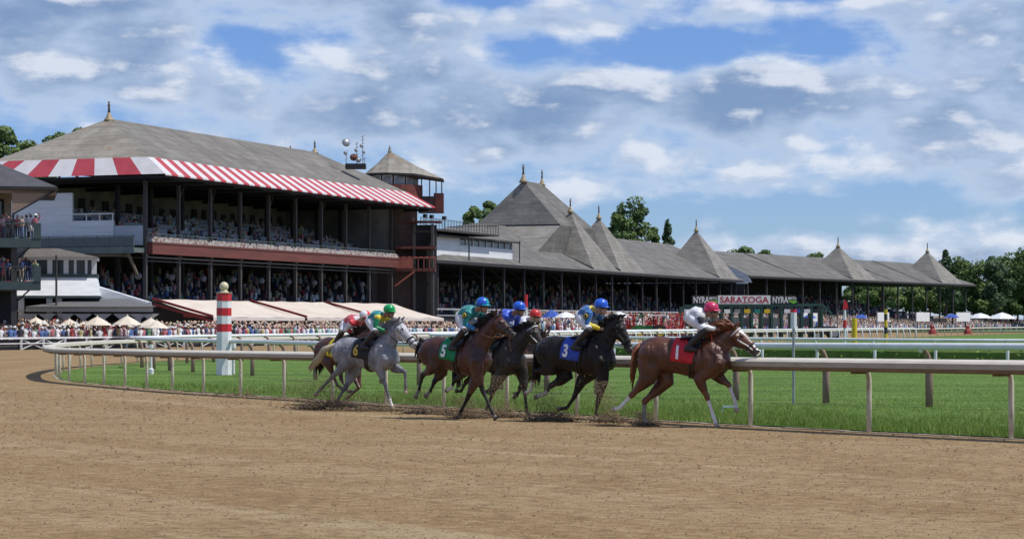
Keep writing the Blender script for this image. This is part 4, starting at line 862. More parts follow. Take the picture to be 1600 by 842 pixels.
pole('marker_pole', 'black and yellow banded pole right of the plain yellow one', 1384, 200, [(None, 521, .15, M_yel, 'shaft'), (521, 511, .155, M_poleblk, 'band'), (511, 500, .15, M_yel, 'band'), (500, 491, .155, M_poleblk, 'band'), (491, 483, .15, M_yel, 'band'), (483, 477, .155, M_poleblk, 'cap')])
pole('marker_pole', 'red and white pole above the blue jockey', 822, 180, [(None, 480, .11, M_white, 'shaft'), (480, 460, .13, M_red, 'upper_band')])
t = pole('flag_pole', 'white pole with red pennant head right of the starting gate', 1320, 210, [(None, 484, .13, M_white, 'shaft'), (512, 500, .16, M_red, 'band')])
mb = MB(); mb.add([(-.2, -.1, zz(484)), (.35, -.1, zz(482)), (.2, -.1, zz(472)), (-.05, -.1, zz(467)), (-.2, .1, zz(484)), (.35, .1, zz(482)), (.2, .1, zz(472)), (-.05, .1, zz(467))], [(0,1,2,3), (7,6,5,4), (0,4,5,1), (1,5,6,2), (2,6,7,3), (3,7,4,0)]); mb.build('pennant', M_red, t)
x, Z = at(301, 92), 92; k_ = Z/F; mb = MB(); mb.lathe([(.10, g(Z)), (.11, g(Z)+.25), (.05, g(Z)+.3), (.04, zz(545)), (.09, zz(544)), (.09, zz(538))], (0, 0, 0), 8); tag(mb.build('marker_post', M_white, loc=(x-1.7, Z, 0)), 'short white post standing among the brown rail posts left of the striped post', 'post')
mb = MB(); mb.lathe([(.06, g(Z)), (.05, zz(545)), (.10, zz(544)), (.10, zz(536))], (0, 0, 0), 8); tag(mb.build('marker_post', M_white, loc=(at(365, Z), Z, 0)), 'short white post just right of the striped post', 'post')
for px, Z, lb_ in ((1457, 215, 'left small red track cone beside the far white rail'), (1512, 225, 'right small red track cone beside the far white rail')):
    k_ = Z/F; mb = MB(); mb.lathe([(.42, zz(522)), (.34, zz(516)), (.2, zz(513)), (.22, zz(510)), (.08, zz(508))], (0, 0, 0), 8); tag(mb.build('track_cone', mat('cone_red', (.36, .05, .04), .7), loc=(at(px, Z), Z, 0)), lb_, 'cone', 'small red markers by the far rail')

# ------------------------------------------------------------------ starting gate
Z = 270; k_ = Z/F; M_gate = mat('gate_green', (.02, .07, .05), .6, (.03, .09, .07), 2)
sg = thing('starting_gate', 'green starting gate with white and black name boards on top', 'starting gate', (at(1190, Z), Z, 0)); zg = g(Z)
X = lambda px: (px-1190)*k_
mb = MB(); mb.bar((X(1070), 0, zz(478)), (X(1285), 0, zz(476)), .3); mb.bar((X(1076), 3, zz(478)), (X(1285), 3, zz(476)), .3); mb.bar((X(1062), 0, zz(492)), (X(1072), 0, zz(478)), .25); mb.bar((X(1285), 0, zz(476)), (X(1300), 0, zz(490)), .25); mb.bar((X(1060), 0, zz(488)), (X(1290), 0, zz(488)), .15)
mb.bar((X(1070), 0, zz(515)), (X(1290), 0, zz(515)), .35)
mb.build('frame', M_gate, sg)
nn = 14; pads = [M_white, M_white, M_gate, M_white, M_white, mat('pad_grey', (.25, .26, .27)), M_yel, mat('pad_teal', (.02, .22, .18)), M_yel, M_poleblk, M_white, mat('pad_blue', (.05, .1, .35)), M_white, M_poleblk]
for i in range(nn+1):
    px = 1066+i*15.6; mb = MB(); mb.box(-.13, .13, -.1, 3, zg, zz(477)-.15); mb.build('stall_partition', M_gate, sg, loc=(X(px), 0, 0))
    if i < nn:
        mb = MB(); mb.box(-.36, .36, -.14, -.02, zz(489), zz(483)); mb.build('number_pad', pads[i], sg, loc=(X(px+7.8), 0, 0))
        if i % 3 != 1: mb = MB(); mb.box(-.45, .45, 1.5, 1.6, zz(510), zz(496)); mb.build('stall_door', M_white if i % 2 else mat('door_pale', (.45, .42, .44), .7), sg, loc=(X(px+7.8), 0, 0))
def board(name, a, b, y0, y1, txt, m_bg, m_tx, size, serif=False, extra=None):
    mb = MB(); mb.box(X(a), X(b), -.2, -.05, zz(y0), zz(y1)); o = mb.build(name, m_bg, sg)
    tm = text_mb(txt, size, .022); w = max(p[0] for p in tm.v)-min(p[0] for p in tm.v); cx = X((a+b)/2)+(extra or 0); cz = zz((y0+y1)/2)
    sx = (X(b)-X(a))*(.93 if not extra else .62)/w; t2 = MB(); zs = [p[1] for p in tm.v]; hh = (zz(y1)-zz(y0))*.74/(max(zs)-min(zs)); zm = (max(zs)+min(zs))/2
    t2.v = [(cx+p[0]*sx, -.22, cz+(p[1]-zm)*hh) for p in tm.v]; t2.f = tm.f; t2.mi = tm.mi
    if serif:              # slab feet on the letters
        xs = sorted(set(round(p[0], 2) for p in t2.v)); n_ = len(txt)
        W_ = X(b)-X(a); 
        for i, ch in enumerate(txt):
            c_ = X(a)+W_*(.035+.93*(i+.5)/n_)
            for q in ((-.3, .3) if ch in 'RAH' else (-.05, .05) if ch == 'T' else ()): t2.box(c_+q-.14, c_+q+.14, -.235, -.215, cz-(zz(y1)-zz(y0))*.37, cz-(zz(y1)-zz(y0))*.29)
    t2.build('lettering', m_tx, o); return o
board('name_board', 1121.5, 1203.5, 475.2, 461.5, 'SARATOGA', M_white, mat('letter_red', (.42, .03, .05), .6), 1, True)
for a, b in ((1081, 1120.5), (1204.5, 1244)):
    o = board('sponsor_board', a, b, 475.2, 461.5, 'NYRA', M_poleblk, M_white, 1, False, extra=-.42)
    tm = text_mb('BETS', 1, .03); mb = MB(); w = max(p[0] for p in tm.v)-min(p[0] for p in tm.v); cx = X((a+b)/2)+1.0
    mb.v = [(cx+p[0]*.95/w, -.22, zz(466.3)+p[1]*.42) for p in tm.v]; mb.f = tm.f; mb.mi = tm.mi; mb.build('lettering', M_white, o)
    mb = MB(); mb.add([(cx-.55, -.225, zz(470)), (cx+.5, -.225, zz(469)), (cx+.62, -.225, zz(472)), (cx+.15, -.225, zz(474.5))], [(0,1,2,3)]); mb.build('green_mark', mat('leaf_green_mark', (.18, .55, .04), .6), o)
def wheel(parent, c, rr, w, rim):
    mb = MB(); N = 16
    o = len(mb.v)
    for yy in (-w/2, w/2):
        for k in range(N): q = 2*math.pi*k/N; mb.v.append((c[0]+rr*math.cos(q), c[1]+yy, c[2]+rr*math.sin(q)))
        for k in range(N): q = 2*math.pi*k/N; mb.v.append((c[0]+rr*.6*math.cos(q), c[1]+yy*1.1, c[2]+rr*.6*math.sin(q)))
    for k in range(N):
        j = (k+1) % N; mb.f += [[k, j, N+j, N+k], [2*N+k, 2*N+j, 3*N+j, 3*N+k], [k, j, 2*N+j, 2*N+k]]; mb.mi += [0]*3
    wo = mb.build('wheel', mat('tyre', (.02, .02, .022), .85), parent); mb = MB(); mb.tube([(c[0], c[1]-w*.52, c[2]), (c[0], c[1]+w*.52, c[2])], rr*.6, 14); mb.build('rim', rim, wo)
trk = thing('gate_tractor', 'black tractor hitched to the right end of the starting gate', 'tractor', (at(1293, 268), 268, g(268)))
mb = MB(); mb.box(-1.6, .2, -.5, .5, .6, 1.6); mb.box(-1.9, -1.6, -.4, .4, .7, 1.3); mb.box(.2, 1.1, -.6, .6, .7, 1.3); mb.bar((-3, 0, .8), (-1.6, 0, .8), .25); mb.build('body', M_poleblk, trk)
mb = MB(); mb.bar((.2, -.5, 1.6), (.2, -.5, 2.9), .08); mb.bar((1.1, -.5, 1.3), (1.1, -.5, 2.9), .08); mb.box(-.1, 1.3, -.65, .65, 2.9, 3.0); mb.build('roll_frame', M_gate, trk)
for c, rr in (((.7, -.7, .8), .8), ((.7, .7, .8), .8), ((-1.3, -.6, .5), .5), ((-1.3, .6, .5), .5)): wheel(trk, c, rr, .4, M_steel)
M_jd = mat('tractor_green', (.02, .19, .03), .4, (.02, .15, .03), 2); M_har = mat('harrow_red', (.46, .03, .04), .6, (.36, .03, .03), 2)
def tractor(px, Z, label, shade):
    t = thing('tractor', label, 'tractor', (at(px, Z), Z, g(Z)+.05))
    mb = MB(); mb.box(-2.3, -.3, -.42, .42, .85, 1.65); mb.box(-.3, .9, -.55, .55, .8, 1.35); mb.bar((-2.35, 0, 1.0), (-2.35, 0, 1.5), .8, .1); mb.build('bonnet', M_jd, t)
    for xx in (-.2, .9):
        for yy in (-.5, .5): mb = MB(); mb.bar((xx, yy, 1.3), (xx, yy, 2.75), .08); mb.build('canopy_post', M_poleblk, t)
    mb = MB(); mb.box(-.5, 1.2, -.75, .75, 2.75, 2.92); mb.build('canopy', shade, t)
    for c, rr in (((.5, -.75, .85), .85), ((.5, .75, .85), .85), ((-1.8, -.65, .55), .55), ((-1.8, .65, .55), .55)): wheel(t, c, rr, .42, M_yel)
    h = MB()                                    # folded harrow wings
    for sgn in (-1, 1):
        for q in range(7): e_ = rnd.uniform(-.35, .35); h.bar((1.5+q*.26, sgn*.5, .5+rnd.random()*.5), (1.7+q*.26+e_, sgn*1.7, 2.0+rnd.random()*1.3), .09); h.bar((1.5+rnd.random()*.6, sgn*(.6+.18*q), .6+.38*q), (2.5+rnd.random(), sgn*(.6+.18*q), .5+.42*q+e_), .10)
        for q in range(9): h.ball((1.5+rnd.random()*1.8, sgn*(.5+rnd.random()), .7+rnd.random()*2), .14, 6)
    h.bar((1.0, 0, .8), (3.0, 0, .8), .3); hb = h.build('harrow', M_har, t)
    return t
tractor(1024, 262, 'green tractor with yellow wheels and white canopy beside the starting gate, red harrow folded behind', M_white)
tractor(992, 272, 'green roofed tractor just left of the white canopied one by the gate', M_jd)
tractor(950, 266, 'green tractor with white canopy and red harrow behind the black horse head', M_white)
# tents, umbrellas and banners along the far crowd
def far_umbrella(px, y0, y1, Z, rad, m_, label):
    global k_; k_ = Z/F; t = thing('umbrella', label, 'umbrella', (at(px, Z), Z, 0)); zt, ze = zz(y0), zz(y1)
    mb = MB(); mb.lathe([(rad, ze), (rad*.55, ze+(zt-ze)*.62), (.08, zt)], (0, 0, 0), 8); mb.build('shade', m_, t); mb = MB(); mb.tube([(0, 0, g(Z)), (0, 0, zt)], .05, 6); mb.build('pole', M_steel, t)
M_blu = mat('blue_canvas', (.04, .10, .42), .8, (.05, .13, .48), 1, trans=.2)
far_umbrella(862, 484, 496, 268, 1.35, M_blu, 'blue umbrella left of the white one behind the black horse'); far_umbrella(884, 487, 496, 266, 1.5, M_white, 'white umbrella beside the blue one behind the black horse'); far_umbrella(968, 487, 496, 268, 1.6, M_white, 'white umbrella right of the blue and yellow jockey')
far_umbrella(1265, 491, 497, 345, 1.2, M_blu, 'blue umbrella over the far crowd just right of the starting gate'); far_umbrella(1345, 491, 497, 350, 1.2, M_blu, 'blue umbrella over the far crowd left of the banded pole'); far_umbrella(1487, 490, 496, 385, 1.4, M_blu, 'blue umbrella over the far crowd below the end of the far stand')
far_umbrella(1532, 489, 497, 400, 2.2, M_white, 'left large white umbrella at the far right'); far_umbrella(1566, 488, 498, 400, 2.5, M_white, 'right large white umbrella at the far right')
for i, (a, b, Z, lb_) in enumerate(((1252, 1284, 350, 'white banner right of the starting gate'), (1368, 1392, 365, 'white banner behind the banded pole'), (1428, 1456, 400, 'white banner below the middle bays of the far stand'), (1490, 1520, 430, 'white banner below the end of the far stand'))):
    k_ = Z/F; t = thing('banner', lb_, 'banner', (at((a+b)/2, Z), Z, 0), R(50)); w = (b-a)/2*k_*1.45; mb = MB(); mb.box(-w, w, -.05, .05, zz(502), zz(488)); mb.build('panel', M_white, t); 
    for xx in (-w, w): mb = MB(); mb.bar((xx, .1, g(Z)), (xx, .1, zz(488)), .12); mb.build('post', M_steel, t)
# ------------------------------------------------------------------ horses and riders
TR = np.array([(-.87,1.33,.03,.03), (-.845,1.31,.12,.10), (-.78,1.295,.215,.18), (-.66,1.285,.285,.245), (-.50,1.28,.32,.275), (-.32,1.265,.318,.272), (-.14,1.235,.312,.258), (.05,1.205,.325,.262), (.22,1.19,.345,.265), (.36,1.195,.362,.255), (.48,1.21,.365,.24), (.60,1.205,.325,.222), (.70,1.185,.265,.19), (.78,1.18,.18,.14), (.82,1.18,.08,.07)])
def ring(x): return [float(np.interp(x, TR[:, 0], TR[:, i])) for i in (1, 2, 3)]
def coat(name, a, b, rough=.38, dapple=None, sheen=0, spec=.5):
    mt = bpy.data.materials.new(name); mt.use_nodes = True; t = NT(mt.node_tree); bs = t.n['Principled BSDF']
    bs.inputs['Roughness'].default_value = rough; bs.inputs['Specular IOR Level'].default_value = spec
    P = t.node('ShaderNodeTexCoord').outputs['Object']
    f = t.noise(P, 3.2, 5, .6); c = t.mix(t.ss(f, .35, .65), a, b)
    if dapple:
        vo = t.node('ShaderNodeTexVoronoi'); vo.inputs['Scale'].default_value = 11; t.l.new(P, vo.inputs['Vector'])
        c = t.mix(t.m('MULTIPLY', t.ss(vo.outputs['Distance'], .45, .15), .35), c, dapple)
    hair = t.noise(t.vm('MULTIPLY', P, (14, 60, 60)), 1.0, 4, .7); c = t.mix(t.m('MULTIPLY', t.ss(hair, .5, .75), .18), c, tuple(min(1, k*1.9+.01) for k in a))
    t.put(bs.inputs['Base Color'], c)
    mus = t.noise(P, 5.5, 3, .55); bp = t.node('ShaderNodeBump'); bp.inputs['Strength'].default_value = .6; bp.inputs['Distance'].default_value = .05
    t.l.new(t.m('ADD', mus, t.m('MULTIPLY', hair, .15)), bp.inputs['Height']); t.l.new(bp.outputs[0], bs.inputs['Normal'])
    rr = t.noise(P, 9, 3, .6); t.put(bs.inputs['Roughness'], t.m('ADD', rough-.12, t.m('MULTIPLY', rr, .25)))
    return mt
M_hoof = mat('hoof_horn', (.20, .15, .11), .6); M_hoofp = mat('hoof_pale', (.46, .36, .24), .6); M_sock = mat('white_hair', (.75, .73, .70), .6, (.60, .54, .46), 7); M_dpt = coat('dark_points', (.014, .011, .010), (.022, .017, .015), .45, spec=.25)
M_gsock = mat('dusty_wrap', (.30, .28, .25), .8, (.22, .19, .16), 8)
M_leather = mat('black_leather', (.018, .016, .015), .45); M_eye = mat('eye_dark', (.008, .006, .005), .12)
def finer(tm, l=.05):
    bm = bmesh.new(); me = tm.mesh('t', []); bm.from_mesh(me); bmesh.ops.triangulate(bm, faces=bm.faces)
    for _ in range(4):
        e = [e for e in bm.edges if e.calc_length() > l]
        if not e: break
        bmesh.ops.subdivide_edges(bm, edges=e, cuts=1); bmesh.ops.triangulate(bm, faces=bm.faces)
    o = MB(); bm.verts.index_update(); o.add([tuple(v.co) for v in bm.verts], [[v.index for v in f.verts] for f in bm.faces]); bm.free(); return o
def lerp(a, b, t): return a+(b-a)*t
def fit(h, p, y=0.0):       # where the picture shows a point, on the horse's own upright plane
    a = (p[0]-800)/F; s, c = math.sin(h['a']), math.cos(h['a']); Lx, Ly = s, c
    Zq = (y+h['P'][0]*Lx+h['P'][1]*Ly)/(a*Lx+Ly); W = Vector((a*Zq, Zq, 0)); D = W-Vector((h['P'][0], h['P'][1], 0))
    return Vector((D.x*c-D.y*s, y, CZ+(HZ-p[1])*Zq/F))
def horse(h):
    h['P'] = (at(h['cx'], h['Z']), h['Z']); h['a'] = R(h['deg']); loc = (h['P'][0], h['P'][1], 0); rzh = -h['a']
    wz = fit(h, h['withers']).z; dz = wz-1.575; sh = Vector((0, 0, dz)); h['dz'] = dz
    xr = fit(h, h['rump']).x; xo = xr+.86-h.get('slack', .06); h['xo'] = xo; S = Vector((xo, 0, dz))
    root = thing('racehorse', h['label'], 'horse', loc, rzh)
    mb = MB(); pts = [Vector((a, 0, b))+S for a, b, _, _ in TR]
    # trunk as upright rings
    o = len(mb.v); N = 20
    for (x, zc, hh, hw) in TR:
        for k in range(N):
            q = 2*math.pi*k/N; cz = math.cos(q); mb.v.append((x+xo, hw*math.sin(q)*(1-.10*max(0, cz)), zc+dz+hh*cz))
    for i in range(len(TR)-1):
        for k in range(N): mb.f.append([o+i*N+k, o+i*N+(k+1) % N, o+(i+1)*N+(k+1) % N, o+(i+1)*N+k]); mb.mi.append(0)
    mb.f.append([o+k for k in range(N)]); mb.f.append([o+(len(TR)-1)*N+k for k in range(N)]); mb.mi += [0, 0]
    poll = fit(h, h['poll']); nose = fit(h, h['nose']); hd = nose-poll; yaw = h.get('yaw', 0); nose.y += yaw
    hd = nose-poll; hl = hd.length; hd = hd/hl; up = Vector((0, 1, 0)).cross(hd).normalized(); up = up if up.z > 0 else -up
    n0 = Vector((.44, 0, 1.25))+S; n3 = poll+hd*.08-up*.07; n1 = lerp(n0, n3, .36)+Vector((0, 0, .03)); n2 = lerp(n0, n3, .7)+Vector((0, 0, .035))
    neck = [n0, lerp(n0, n1, .6), n1, lerp(n1, n2, .5), n2, n3]; nrad = [(.33, .19), (.285, .165), (.235, .13), (.20, .112), (.168, .10), (.125, .085)]
    mb.loft(neck, nrad, 16)
    HR = [(-.03, .06, .055, 0), (.02, .105, .08, .0), (.14, .145, .098, -.035), (.28, .158, .104, -.05), (.42, .138, .092, -.035), (.56, .105, .072, -.012), (.70, .083, .060, .0), (.82, .078, .062, -.004), (.92, .076, .060, -.008), (.985, .055, .045, -.012), (1.0, .03, .03, -.015)]
    hc = hl/.62; heads = [poll+hd*(q*hl)+up*(o_-.055) for q, a, b, o_ in HR]
    mb.loft(heads, [(a, b) for q, a, b, o_ in HR], 16)
    for sg in (-1, 1):          # ears, cheek, eye socket
        e0 = poll+Vector((0, sg*.055, 0))-up*.01; e1 = e0+up*.10+Vector((-.03, sg*.02, 0)) ; e2 = e0+up*.18+Vector((-.03, sg*.025, 0)); mb.tube([e0, e1, e2], [.035, .036, .012], 7)
        mb.ball(poll+hd*(.30*hl)+up*(-.0)+Vector((0, sg*.078, 0)), .032, 8); mb.ball(poll+hd*(.2*hl)-up*.10+Vector((0, sg*.06, 0)), .085, 10)
        mb.ball(poll+hd*(.93*hl)+up*.0+Vector((0, sg*.045, 0)), .032, 8)
        mb.ball(Vector((.63, sg*.125, 1.12))+S, .145, 12, 0, 1.3)       # shoulder and breast muscle
        mb.ball(Vector((-.60, sg*.125, 1.27))+S, .19, 12, 0, 1.25)
    chains = []
    for L in h['legs']:
        sd = L['s']; pts_px = L['p']
        if L['k'] == 'h':
            y0, y1 = sd*.145, sd*L.get('y', .085); hip = Vector((-.58, y0, 1.28))+S; hock, fet, toe = [fit(h, p, y1) for p in pts_px]
            st = fit(h, L['st'], sd*.15) if 'st' in L else Vector((hip.x+.20+.22*(hock.x-hip.x), sd*.16, .99+dz))
            hip0 = hip+Vector((-.02, 0, .12)); P = [hip0, hip, lerp(hip, st, .55), st, lerp(st, hock, .4), lerp(st, hock, .8), hock, lerp(hock, fet, .2), lerp(hock, fet, .6), lerp(hock, fet, .9), fet, lerp(fet, toe, .42), lerp(fet, toe, .60), toe]
            rd = [(.20, .09), (.255, .125), (.225, .125), (.165, .105), (.108, .075), (.060, .046), (.066, .050), (.048, .037), (.036, .030), (.039, .034), (.045, .038), (.034, .032), (.046, .044), (.058, .054)]; low = 6
        else:
            y0, y1 = sd*.135, sd*L.get('y', .095); shd = Vector((.60, y0, 1.17))+S; kn, fet, toe = [fit(h, p, y1) for p in pts_px]
            el = fit(h, L['el'], sd*.13) if 'el' in L else Vector((.50, sd*.13, .94+dz))+Vector((xo, 0, 0))
            P = [shd+Vector((-.08, 0, .2)), shd, lerp(shd, el, .6), el, lerp(el, kn, .4), lerp(el, kn, .82), kn, lerp(kn, fet, .18), lerp(kn, fet, .55), lerp(kn, fet, .9), fet, lerp(fet, toe, .42), lerp(fet, toe, .60), toe]
            rd = [(.13, .07), (.20, .10), (.165, .095), (.125, .085), (.092, .068), (.054, .046), (.056, .049), (.042, .037), (.034, .030), (.038, .034), (.044, .038), (.034, .031), (.045, .044), (.058, .054)]; low = 6
        # refine the limb
        mb.loft(P, rd, 12); chains.append((P, low, L))
    me = remesh(mb, .0165, 9, .5)
    # muscles: swell and groove the flanks along lines on the standing frame
    nv = len(me.vertices); co = np.zeros(nv*3); me.vertices.foreach_get('co', co); co = co.reshape(-1, 3); no = np.zeros(nv*3); me.vertices.foreach_get('normal', no); no = no.reshape(-1, 3)
    X2 = co[:, 0]-xo; Z2 = co[:, 2]-dz; dsp = np.zeros(nv); sidew = np.clip((np.abs(no[:, 1])-.15)/.4, 0, 1)
    for x0, z0, x1, z1, rr, hh in ((.40, 1.36, .50, 1.06, .07, .020), (.50, 1.46, .67, 1.14, .055, .020), (.70, 1.10, .66, 1.00, .07, .018), (-.42, 1.46, -.74, 1.28, .10, .016), (-.72, 1.28, -.60, 1.02, .06, .020), (-.42, 1.22, -.36, 1.02, .06, .018), (.15, 1.10, .30, 1.0, .10, .008),
        (.335, 1.44, .385, 1.00, .024, -.018), (-.26, 1.42, -.20, 1.06, .040, -.022), (-.58, 1.42, -.50, 1.06, .022, -.016), (.585, 1.50, .585, 1.14, .020, -.014), (-.78, 1.25, -.68, 1.02, .018, -.010), (-.2, 1.02, .25, .95, .025, -.008)):
        ab = np.array([x1-x0, z1-z0]); tt = np.clip(((X2-x0)*ab[0]+(Z2-z0)*ab[1])/(ab@ab), 0, 1); d2 = (X2-x0-tt*ab[0])**2+(Z2-z0-tt*ab[1])**2; dsp += hh*np.exp(-d2/rr**2)*sidew*(np.abs(co[:, 1]) > .06)
    rib = (X2 > -.22) & (X2 < .30) & (Z2 > .95) & (Z2 < 1.38); dsp += rib*.0028*np.sin((X2+.25*Z2)*95)*sidew
    A_, B_ = np.array(n0), np.array(n3); ab = B_-A_; tt = ((co-A_)@ab)/(ab@ab); off_ = (co-A_-tt[:, None]*ab)[:, 2]; nk = (tt > .12) & (tt < .95) & (np.linalg.norm(co-A_-np.clip(tt, 0, 1)[:, None]*ab, axis=1) < .36)
    dsp += nk*sidew*(-.012*np.exp(-((off_+.095*(1-tt)+.02)/.022)**2)+.008*np.exp(-((off_-.07)/.05)**2)+.004*np.sin(tt*38+off_*20))
    co = co+no*dsp[:, None]; me.vertices.foreach_set('co', co.reshape(-1)); me.update()
    for m_ in h['mats']: me.materials.append(m_)          # coat, points, sock, hoof, muzzle, white
    segs = []
    for ci, (P, low, L) in enumerate(chains):
        for i in range(low-1, len(P)-1): segs.append((ci, i, np.array(P[i]), np.array(P[i+1])))
    C = np.zeros(len(me.polygons)*3); me.polygons.foreach_get('center', C); C = C.reshape(-1, 3); NN = np.zeros_like(C).reshape(-1); me.polygons.foreach_get('normal', NN); NN = NN.reshape(-1, 3)
    best = np.full(len(C), 9.0); bi = np.full(len(C), -1)
    for si, (ci, i, a, b) in enumerate(segs):
        ab = b-a; tt = np.clip(((C-a)@ab)/(ab@ab+1e-9), 0, 1); d = np.linalg.norm(C-(a+tt[:, None]*ab), axis=1); u_ = d < best; best[u_] = d[u_]; bi[u_] = si
    mi = np.zeros(len(C), dtype=np.int32)
    sock_from = {0: 99, 1: 10, 2: 8, 3: 7}
    for si, (ci, i, a, b) in enumerate(segs):
        L = chains[ci][2]; sel = (bi == si) & (best < .075)
        if h.get('points', True): mi[sel] = 1
        if i >= sock_from[L.get('sock', 0)]: mi[sel] = 5 if L.get('dust') else 2
        if i >= 12: mi[sel] = 3
    hp = C-np.array(poll); q = hp@np.array(hd)/hl; lat = np.abs(hp[:, 1]-q*(nose.y-poll.y)); uu = hp@np.array(up)
    isH = (q > -.02) & (lat < .12) & (np.abs(uu+.05) < .24) & (C[:, 0] > poll.x-.05)
    mi[isH & (q > .84) & (mi == 0)] = 4
    if h.get('blaze'): mi[isH & (NN@np.array(up) > .55) & (lat < .035+.02*np.sin(q*9)) & (q > .12) & (q < .97)] = 2; mi[isH & (q > .9) & (lat < .045) & (uu > -.08)] = 2
    if h.get('face'): me.materials.append(h['face']); mi[isH & (q > .10) & (mi == 0)] = 6
    me.polygons.foreach_set('material_index', mi)
    body = link('body', me, root)
    for sg in (-1, 1):
        m1 = MB(); m1.ball(poll+hd*(.30*hl)+up*(-.002)+Vector((0, sg*.094, 0)), .023, 8); m1.build('eye', M_eye, body, smooth=True)
        m1 = MB(); m1.ball(poll+hd*(.955*hl)+up*.008+Vector((0, sg*.062, 0)), .019, 6); m1.build('nostril', M_eye, body, smooth=True)
    # mane and tail: many thin locks
    r = random.Random(h['seed']); mb = MB(); fl = h.get('mane', .12)
    crest = lambda q: (lerp(Vector((.42, 0, 1.60))+S, poll-hd*.02+up*.03, q)+Vector((0, 0, .055*math.sin(q*math.pi)+.0)))
    for i in range(150):
        q = r.random(); p0 = crest(q)+Vector((0, r.uniform(-.02, .02), -.06)); d_ = Vector((-.6+r.uniform(-.3, .3), r.choice((-1, -.6, .5))*r.uniform(.1, .6), r.uniform(.1, .9))).normalized(); ln = fl*r.uniform(.6, 1.3)
        mb.tube([p0, p0+d_*ln*.5+Vector((0, 0, .05)), p0+d_*ln+Vector((-.05, 0, .05-ln*.2))], [.022, .018, .005], 5)
    for i in range(14): p0 = poll+Vector((0, r.uniform(-.03, .03), 0)); mb.tube([p0, p0+hd*.07+up*.02, p0+hd*.17], [.012, .012, .004], 4)
    mb.build('mane', h['hair'], root, smooth=True)
    tb = Vector((-.83, 0, 1.43))+S; te = fit(h, h['tail']); mb = MB()
    for i in range(90):
        tw = h.get('tw', .04); w = r.gauss(0, tw); w2 = r.gauss(0, tw*1.1); k = r.uniform(.65, 1.05); e = lerp(tb, te, k); m = lerp(tb, te, .4)+Vector((-.04, w, .10)); mb.tube([tb+Vector((0, w*.5, w2*.4)), m+Vector((0, 0, w2)), lerp(m, e, .55)+Vector((0, w, w2*1.3)), e+Vector((0, w*1.5, w2*1.7))], [.022, .028, .020, .005], 5)
    mb.build('tail', h['tailhair'], root, smooth=True)
    # saddle cloth, girth, saddle
    def skin(x, a, off): zc, hh, hw = ring(x); return (x+xo, -(hw*(1-.10*max(0, math.cos(a)))+off)*math.sin(a), zc+dz+(hh+off)*math.cos(a))
    mb = MB(); nx, na = 10, 18; x0, x1 = -.16, .33
    for off in (.030, .018):
        for i in range(nx+1):
            for j in range(na+1):
                a = lerp(-1.80, 1.80, j/na); x = lerp(x0-(.05*abs(a)**2)*.3, x1-.07*abs(a)*(1 if i == nx else .7), i/nx); mb.v.append(skin(x, a, off+.007*math.sin(i*1.9+j)*abs(a)))
    W_ = na+1; B = (nx+1)*W_
    for i in range(nx):
        for j in range(na): q = i*W_+j; mb.f += [[q, q+1, q+W_+1, q+W_], [B+q, B+q+W_, B+q+W_+1, B+q+1]]; mb.mi += [0, 0]
    for j in range(na): mb.f += [[j, B+j, B+j+1, j+1], [nx*W_+j, nx*W_+j+1, B+nx*W_+j+1, B+nx*W_+j]]; mb.mi += [0, 0]
    for i in range(nx): mb.f += [[i*W_, (i+1)*W_, B+(i+1)*W_, B+i*W_], [i*W_+na, B+i*W_+na, B+(i+1)*W_+na, (i+1)*W_+na]]; mb.mi += [0, 0]
    cloth = mb.build('saddle_cloth', h['cloth'], root, smooth=True)
    if h.get('num'):
        tm = finer(text_mb(h['num'], .27, .010)); t2 = MB()
        t2.v = [skin(-.07+p[0], (.43-p[1]*1.1)/.32, .047) for p in tm.v]; t2.f = tm.f; t2.mi = tm.mi; t2.build('number', h['numcol'], cloth)
    if h.get('word'):
        tm = finer(text_mb(h['word'], .11, .004)); t2 = MB(); t2.v = [skin(-.04+p[0], (.60-p[1])/.36, .047) for p in tm.v]; t2.f = tm.f; t2.mi = tm.mi; t2.build('lettering', h['numcol'], cloth)
    mb = MB()
    for xx in (.27, .33): mb.tube([skin(xx-.06*abs(a), a, .014) for a in np.linspace(-3.1, 3.1, 30)], .018, 5)
    mb.build('girth', M_leather, root)
    mb = MB(); mb.loft([Vector((-.06, 0, 1.56))+S, Vector((.05, 0, 1.575))+S, Vector((.18, 0, 1.575))+S, Vector((.30, 0, 1.59))+S, Vector((.36, 0, 1.625))+S], [(.03, .15), (.03, .20), (.03, .17), (.04, .13), (.03, .05)], 12)
    for sg in (-1, 1): mb.add([skin(.08, sg*.5, .05), skin(.32, sg*.5, .05), skin(.36, sg*1.0, .05), skin(.18, sg*1.15, .05)], [(0,1,2,3)])
    mb.build('saddle', M_leather, root, smooth=True)
    # bridle
    mb = MB(); bm_ = h['bridle']
    def hloop(q, grow=1.06):
        zs = [q_[0] for q_ in HR]; a, b, o_ = [float(np.interp(q, zs, [k[j] for k in HR])) for j in (1, 2, 3)]; c = poll+hd*(q*hl)+up*(o_-.055)
        return [c+up*(a*grow*math.cos(t))+Vector((0, 1, 0))*(b*grow*math.sin(t)) for t in np.linspace(0, 2*math.pi, 17)]
    mb.tube(hloop(.09), .015, 6)
    nb = MB(); nb.tube(hloop(.66), .019, 6); nb.tube(hloop(.80), .012, 6); nb.build('noseband', M_leather, root, smooth=True)
    for sg in (4, 12): mb.tube([hloop(q)[sg] for q in (.10, .25, .42, .6, .80)], .013, 6)
    mb.build('bridle', bm_, root, smooth=True)
    mb = MB(); hands = h['hands'] = Vector((.60, 0, 1.70))+S+Vector(h.get('hd', (0, 0, 0)))
